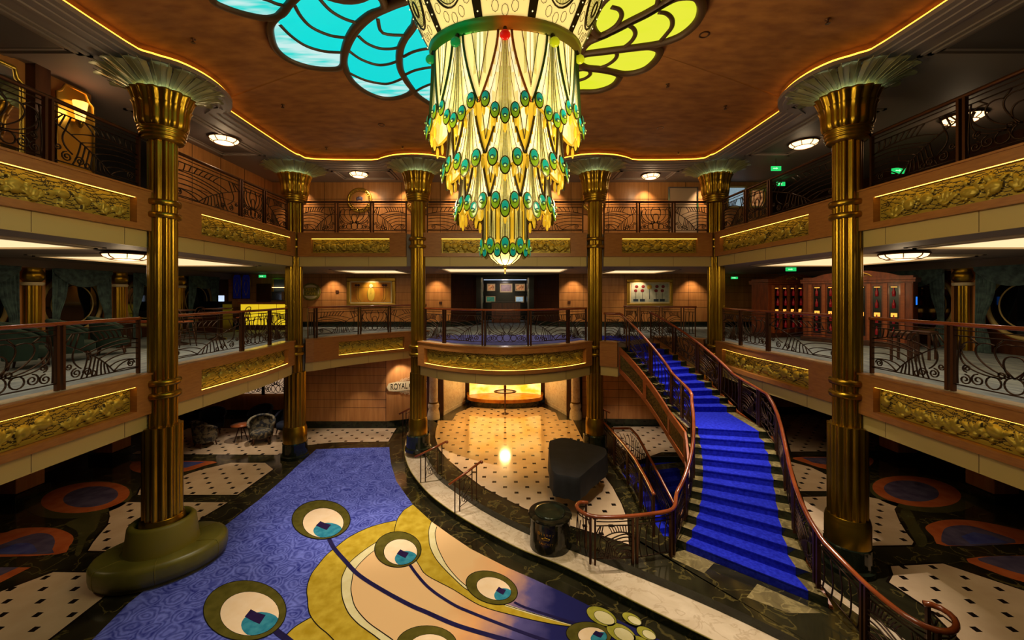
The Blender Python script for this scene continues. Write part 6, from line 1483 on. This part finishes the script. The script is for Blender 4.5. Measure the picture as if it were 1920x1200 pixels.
# ------------------------------------------------------------------- side lounges of the lobby
for s_ in (-1, 1):
    for y, x, n_ in ((13.9, 13.7, 'farther'), (11.1, 13.55, 'nearer')):
        t = thing('lounge_pillar', 'square wood pillar on a black base under the balcony %s, the %s one' % ('near the lounge chairs' if s_ < 0 else 'beyond the staircase', n_), 'pillar', (s_*x, y, 0), 0, 'wood pillars under the balconies')
        m = MB(); m.box((0, 0, .12), (.42, .42, .12)); m.build('base', ['dark_stone'], t, bevel=.01); m = MB(); m.box((0, 0, 1.6), (.34, .34, 1.345)); m.build('shaft', ['wall_wood'], t, bevel=.02)
for k in range(4):
    t = thing('iron_screen', 'backlit wrought iron lounge screen, '+('farthest from the column', 'second from the far end', 'second from the column', 'closest to the column')[k], 'screen', (-13.6+1.17*k, 18.62, 1.0), 0, 'backlit iron screens of the lounge')
    m = MB(); m.box((.55, .03, .7), (.55, .01, .7)); m.build('lit_back', ['back_glow'], t); m = MB()
    for pl in lyre_panel(1.1, 1.4): m.tube([(a, -.02, b_) for a, b_ in pl], .014, 4)
    m.box((0, 0, .7), (.03, .04, .75)); m.box((1.1, 0, .7), (.03, .04, .75)); m.build('scrollwork', ['iron'], t)
for x, y, rz, c, n_ in ((-11.2, 14.9, 2.6, 'chair_pattern', 'patterned armchair nearest the front of the lounge'), (-9.3, 15.2, .5, 'chair_pattern', 'patterned armchair closest to the wood panelled wall'), (-10.2, 16.6, 0, 'navy_cloth', 'dark blue armchair behind the lounge table'), (-8.9, 16.2, -.4, 'navy_cloth', 'dark armchair against the end of the panelled wall'), (-11.9, 16.2, .6, 'navy_cloth', 'dark blue armchair below the iron screens')):
    armchair(x, y, 0, rz, n_, c, 'lounge armchairs', .95)
t = thing('lounge_table', 'small round wooden table between the lounge armchairs', 'table', (-10.2, 15.4, 0)); m = MB(); m.lathe([(.34, .6), (.36, .62), (.02, .63)], n=20); m.build('top', ['orange_wood'], t)
for a in range(3): m = MB(); m.tube([(.05*math.cos(a*2.1), .05*math.sin(a*2.1), .6), (.26*math.cos(a*2.1), .26*math.sin(a*2.1), 0)], .02, 6); m.build('leg', ['dark_wood'], t)
# recessed fixtures of the atrium spotlights
for a, b_, p_, c_, k_ in DOWNLIGHTS:
    best = min(dm.v, key=lambda v: (v[0]-a[0])**2+(v[1]-a[1])**2)
    m = MB(); m.lathe([(.09, .012), (.1, -.012), (.075, -.014), (.07, .0)], (a[0], a[1], best[2]), 16, cap=False); one(m, 'downlight', ['bronze'], 'small bronze spotlight ring recessed in the brown plaster ceiling', 'downlight', 'spotlights in the plaster ceiling')
